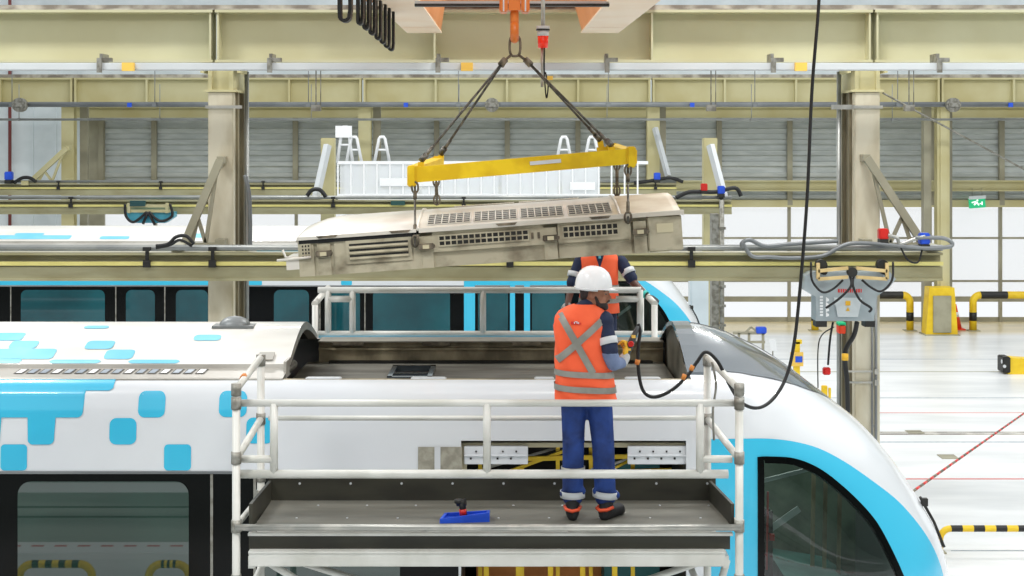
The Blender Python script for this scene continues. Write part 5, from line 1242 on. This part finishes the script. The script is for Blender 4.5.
blob('glove', fingers(haR, frame((-.2, -.6, -.7), (0, 0, 1)), curl=.9), .005, 'glove', w2, 2)
MB().tube([wrL+(haL-wrL)*.0-V(.01, 0, -.005), wrL+(haL-wrL)*.22], .036, 16, cap=False).build('wristband', 'bracelet', w2, thick=.003)

# ------------------------------------------------------------------ white railed cage with clear sheets (background, on the far aisle)
t = thing('railed_cage', 'white railed access cage wrapped in clear sheet behind the yellow lifting beam', 'cage', (at(490, 0, 38).x, 38, 0))
Yg = 38; za_ = at(0, 163, Yg).z; zb_c = at(0, 196, Yg).z
xg = [at(p, 0, Yg).x for p in (338, 420, 500, 560, 602)]
m = MB()
for i in range(4): m.bb((xg[i]+.05, Yg, zb_c), (xg[i+1]-.05, Yg+.015, za_))
m.bb((xg[0], Yg+1.5, zb_c), (xg[-1], Yg+1.515, za_)); m.build('clear_sheet', 'clear', t)
m = MB(); x = xg[0]
while x < at(648, 0, Yg).x: m.bb((x-.02, Yg-.03, zb_c), (x+.02, Yg+.01, za_)); x += .33
m.bb((xg[0], Yg-.04, za_-.03), (at(648, 0, Yg).x, Yg+.02, za_+.05)); m.bb((xg[0], Yg-.04, zb_c-.03), (at(648, 0, Yg).x, Yg+.02, zb_c+.05)); m.bb((at(380, 0, Yg).x, Yg-.03, at(0, 186, Yg).z), (at(440, 0, Yg).x, Yg-.05, at(0, 178, Yg).z)); m.bb((at(570, 0, Yg).x, Yg-.03, at(0, 190, Yg).z), (at(595, 0, Yg).x, Yg-.05, at(0, 182, Yg).z))
m.build('railing', 'whitepaint', t)
MB().bb((xg[0], Yg, zb_c-.15), (at(648, 0, Yg).x, Yg+1.6, zb_c-.03)).build('cage_floor', 'whitepaint', t)
m = MB()
for x in (xg[0]+.1, xg[2], at(640, 0, Yg).x):
    for y in (Yg+.1, Yg+1.5): m.bb((x-.05, y-.05, 0), (x+.05, y+.05, zb_c-.1))
m.build('leg', 'whitepaint', t)
for k, (p, q) in enumerate([(345, 127), (354, 137), (382, 137), (564, 137), (592, 137)]):
    a_ = at(p-3, q, Yg+.6); b_ = at(p+3, q, Yg+.6); zb3 = at(0, 163, Yg).z
    m = MB()
    m.tube([(a_.x-.12, Yg+.6, zb3), (a_.x, Yg+.6, a_.z-.05), (a_.x+.03, Yg+.6, a_.z), (b_.x-.03, Yg+.6, a_.z), (b_.x, Yg+.6, a_.z-.05), (b_.x+.12, Yg+.6, zb3)], .04, 8)
    m.tube([(a_.x-.04, Yg+.6, (a_.z+zb3)/2), (b_.x+.04, Yg+.6, (a_.z+zb3)/2)], .03, 6)
    if k == 0: m.box((a_.x+.05, Yg+.55, a_.z-.12), (.42, .08, .3))
    m.build('hand_hoop', 'whitepaint', t)

# ------------------------------------------------------------------ right-hand floor area: barriers, guard, cone, sign
def barrier(xa, xb, Y, h, r, lab, seg=7, rot=0, ph=0, grp=None):
    t = thing('safety_barrier', lab, 'barrier', ((xa+xb)/2, Y, 0), grp)
    rc = min(.22, h*.45); pts = [Vector((xa, Y, .02)), Vector((xa, Y, h-rc))]
    for i in range(1, 6): a = math.pi/2*i/6; pts.append(Vector((xa+rc-rc*math.cos(a), Y, h-rc+rc*math.sin(a))))
    pts.append(Vector((xa+rc, Y, h)))
    n_ = max(3, seg); L_ = (xb-xa-2*rc)
    mid = [Vector((xa+rc+L_*i/n_, Y, h)) for i in range(n_+1)]
    left = pts[:]; right = [Vector((xa+xb-p.x, p.y, p.z)) for p in pts[::-1]]
    MB().tube(left, r, 12).build('leg_bend', 'safety', t); MB().tube(right, r, 12).build('leg_bend', 'safety', t)
    m = MB()
    for i in range(n_): m.tube([mid[i], mid[i+1]], r*1.002, 12, (i+ph) % 2, cap=False)
    m.build('striped_bar', ['black', 'safety'], t)
    m = MB()
    for x in (xa, xb): m.tube([(x, Y, h*.28), (x, Y, h*.52)], r*1.03, 12)
    m.build('black_band', 'black', t)
    m = MB()
    for x in (xa, xb): m.bb((x-r*1.6, Y-r*1.6, 0), (x+r*1.6, Y+r*1.6, .02))
    m.build('foot_plate', 'greyplate', t); return t
sB = lambda p, Y: (p-512)*Y/F
barrier(sB(940, 20.4), sB(1062, 20.4), 20.4, .33, .045, 'low yellow and black hoop barrier on the floor in front of the near train nose', 9)
barrier(sB(815, 44.3), sB(910, 44.3), 44.3, 1.05, .11, 'yellow and black hoop barrier by glazing, behind the right column and supply box', 3)
barrier(sB(973, 44.3), sB(1068, 44.3), 44.3, 1.05, .11, 'yellow and black hoop barrier by the glazing at the right edge', 3)
# reflected-aisle barriers on the camera side
barrier(-6.1, -5.2, 3.8, .36, .05, 'low yellow and black barrier on the camera side floor, left one seen mirrored in window', 7)
barrier(-4.5, -4.0, 3.8, .36, .05, 'low yellow and black barrier on the camera side floor, right one seen mirrored in window', 5)
# column guard
c = sB(940, 43.4); t = thing('column_guard', 'tall yellow column guard with grey pad between the two far barriers', 'guard', (c, 43.4, 0))
m = MB(); m.prism([(c-.46, 0), (c+.46, 0), (c+.36, at(0, 287, 43.4).z), (c-.36, at(0, 287, 43.4).z)], 'y', 43.2, 43.7); m.build('guard_shell', 'safety', t)
MB().bb((c-.26, 43.16, .08), (c+.26, 43.2, at(0, 295, 43.4).z), bev=.01).build('rubber_pad', 'greyplate', t)
MB().bb((c-.5, 43.1, 0), (c+.5, 43.8, .03)).build('foot_plate', 'greyplate', t)
c = at(955, 0, 44.6).x; t = thing('traffic_cone', 'orange traffic cone beside the yellow column guard', 'cone', (c, 44.6, 0))
MB().tube([(c, 44.6, .03), (c, 44.6, .75)], [.2, .04], 16).build('cone_body', 'cone', t); MB().bb((c-.25, 44.35, 0), (c+.25, 44.85, .04), bev=.01).build('cone_base', 'cone', t)
MB().tube([(c, 44.6, .38), (c, 44.6, .52)], [.128, .095], 16).build('white_band', 'whitepaint', t)
# buffer block at right
Y = 36.0; cc = at(1016, 353, Y); t = thing('wheel_stop', 'yellow and black wheel stop lying at the right edge of floor', 'wheel stop', (cc.x, Y, 0))
zb = 0
m = MB(); a_ = at(1008, 0, Y).x; m.prism([(a_, 0), (a_+1.6, 0), (a_+1.6, .3), (a_+.25, .38), (a_, .40)], 'y', Y, Y+.4); m.build('wedge', 'safety', t)
m = MB(); m.bb((a_-.13, Y-.05, .04), (a_+.05, Y+.4, .42), bev=.02); m.build('bumper', 'black', t)
m = MB(); m.tube([(a_-.14, Y+.05, .3), (a_-.12, Y+.05, .3)], .05, 10).tube([(a_-.1, Y-.06, .2), (a_-.1, Y-.04, .2)], .04, 10); m.build('stud', 'silverlt', t)
# exit sign
c = at(977, 203, 45.85); t = thing('exit_sign', 'green and white emergency exit sign hanging above the floor at right', 'sign', c)
MB().box(c, (.5, .06, .3), rot=(0, R(-4), 0)).build('sign_face', 'green', t)
MB().box(c+V(0, 0, .17), (.52, .1, .1), rot=(0, R(-4), 0)).build('housing', 'boxlight', t)
m = MB(); m.bar(c+V(-.1, -.035, -.06), c+V(-.02, -.035, .03), .01, .05).bar(c+V(-.02, -.035, .03), c+V(.05, -.035, -.07), .01, .04).bar(c+V(-.17, -.035, .01), c+V(-.04, -.035, .05), .01, .035).box(c+V(0, -.035, .08), (.05, .01, .05)).bb(c+V(.07, -.036, -.03), c+V(.16, -.032, .0)).bb(c+V(.13, -.036, -.06), c+V(.16, -.032, .05)); m.build('running_figure', 'signwhite', t)
m = MB().tube([c+V(-.15, 0, .2), c+V(-.15, 0, .46)], .008, 6).tube([c+V(.15, 0, .2), c+V(.15, 0, .46)], .008, 6); m.build('hanger', 'coupler', t)
# red/white chain from nose
a_ = at(912, 492, 13.3); b_ = at(1080, 374, 27); m = MB(); N_ = 90
for i in range(N_): m.tube([a_+(b_-a_)*i/N_, a_+(b_-a_)*(i+.96)/N_], .012, 6, i % 2)
tag(m.build('barrier_chain', ['bracket', 'red']), 'thin red and dark chain stretched from the near train nose to the right', 'chain')
st_ = MB().tube([(b_.x, b_.y, .02), (b_.x, b_.y, b_.z+.05)], .03, 10).bb((b_.x-.15, b_.y-.15, 0), (b_.x+.15, b_.y+.15, .03)); tag(st_.build('stanchion_post', 'red'), 'red floor post outside the right edge holding the far end of the red chain', 'post')
# stand with yellow post and label, right of the fairing
Y = 30; c = at(797, 0, Y)
t = thing('sign_stand', 'yellow stand with a small blue and yellow plate between the fairing and the right column', 'stand', (c.x, Y, 0))
MB().bb((c.x-.06, Y, 0), (c.x+.06, Y+.1, at(0, 342, Y).z)).bb((c.x-.06, Y, at(0, 344, Y).z), (c.x+.1, Y+.1, at(0, 340, Y).z)).bb((c.x-.2, Y-.2, 0), (c.x+.2, Y+.3, .03)).build('post', 'safety', t)
MB().bb((at(790, 0, Y).x, Y-.04, at(0, 366, Y).z), (at(803, 0, Y).x, Y-.01, at(0, 352, Y).z)).build('plate', 'ylabel', t)
MB().bb((at(795, 0, Y).x, Y-.05, at(0, 362, Y).z), (at(802, 0, Y).x, Y-.04, at(0, 356, Y).z)).build('plate_panel', 'blue', t)
Y = 38; m = MB(); a0 = at(733, 0, Y).x; b0 = at(765, 0, Y).x; z0_ = at(0, 333, Y).z; z1_ = at(0, 342, Y).z
m = MB(); m.bar((a0, Y, z0_), (b0, Y, z0_), .06, .07).bar((a0+.1, Y, z1_), (b0, Y, z1_), .05, .06)
for x in (a0+.15, (a0+b0)/2, b0-.05): m.bar((x, Y, 0), (x, Y, z0_), .06, .06)
m.bar(((a0+b0)/2-.1, Y, z0_), ((a0+b0)/2+.05, Y, z0_+.15), .05, .05).bar(((a0+b0)/2+.05, Y, z0_+.15), ((a0+b0)/2+.25, Y, z0_), .05, .05)
tag(m.build('pipe_trestle', 'mullion'), 'low tan pipe trestle on the floor behind the grey fairing', 'trestle')
tag(MB().box(at(761, 330, 38.0)+V(0, 0, 0), (.26, .2, .16), bev=.02).build('blue_box', 'blue'), 'small blue box on the tan trestle behind the fairing', 'box')
c = at(773, 345, 33); t = thing('notice_board', 'small white notice on a thin stand right of the fairing', 'notice', (c.x, 33, 0))
MB().box(c, (.14, .02, .26), rot=(0, R(-8), 0)).build('board', 'whitepaint', t); MB().tube([(c.x, 33.03, 0), (c.x, 33.03, c.z)], .015, 8).build('stand', 'coupler', t)
c = at(826, 0, 27); tag(MB().bb((c.x-.07, 27, 0), (c.x+.03, 27.1, at(0, 386, 27).z), bev=.01).bb((c.x+.05, 27, 0), (c.x+.09, 27.05, at(0, 388, 27).z)).build('bollard', 'safety'), 'small yellow post left of the right column, above the train nose', 'bollard')
# drain plates on the floor at right
for k, (p, q) in enumerate([(915, 432.5), (948, 457), (922, 435)]):
    if k == 2: continue
    Y = F*CH/(q-HZ); c = at(p, q, Y); tag(MB().box((c.x, Y, .006), (.3, .35, .012), bev=.002).build('floor_plate', 'mullion'), ['grey metal plate in the floor behind the nose', 'grey metal plate in the floor below the slanting chain'][k], 'plate')
# a figure in dark hi-vis seen only as a reflection is left out
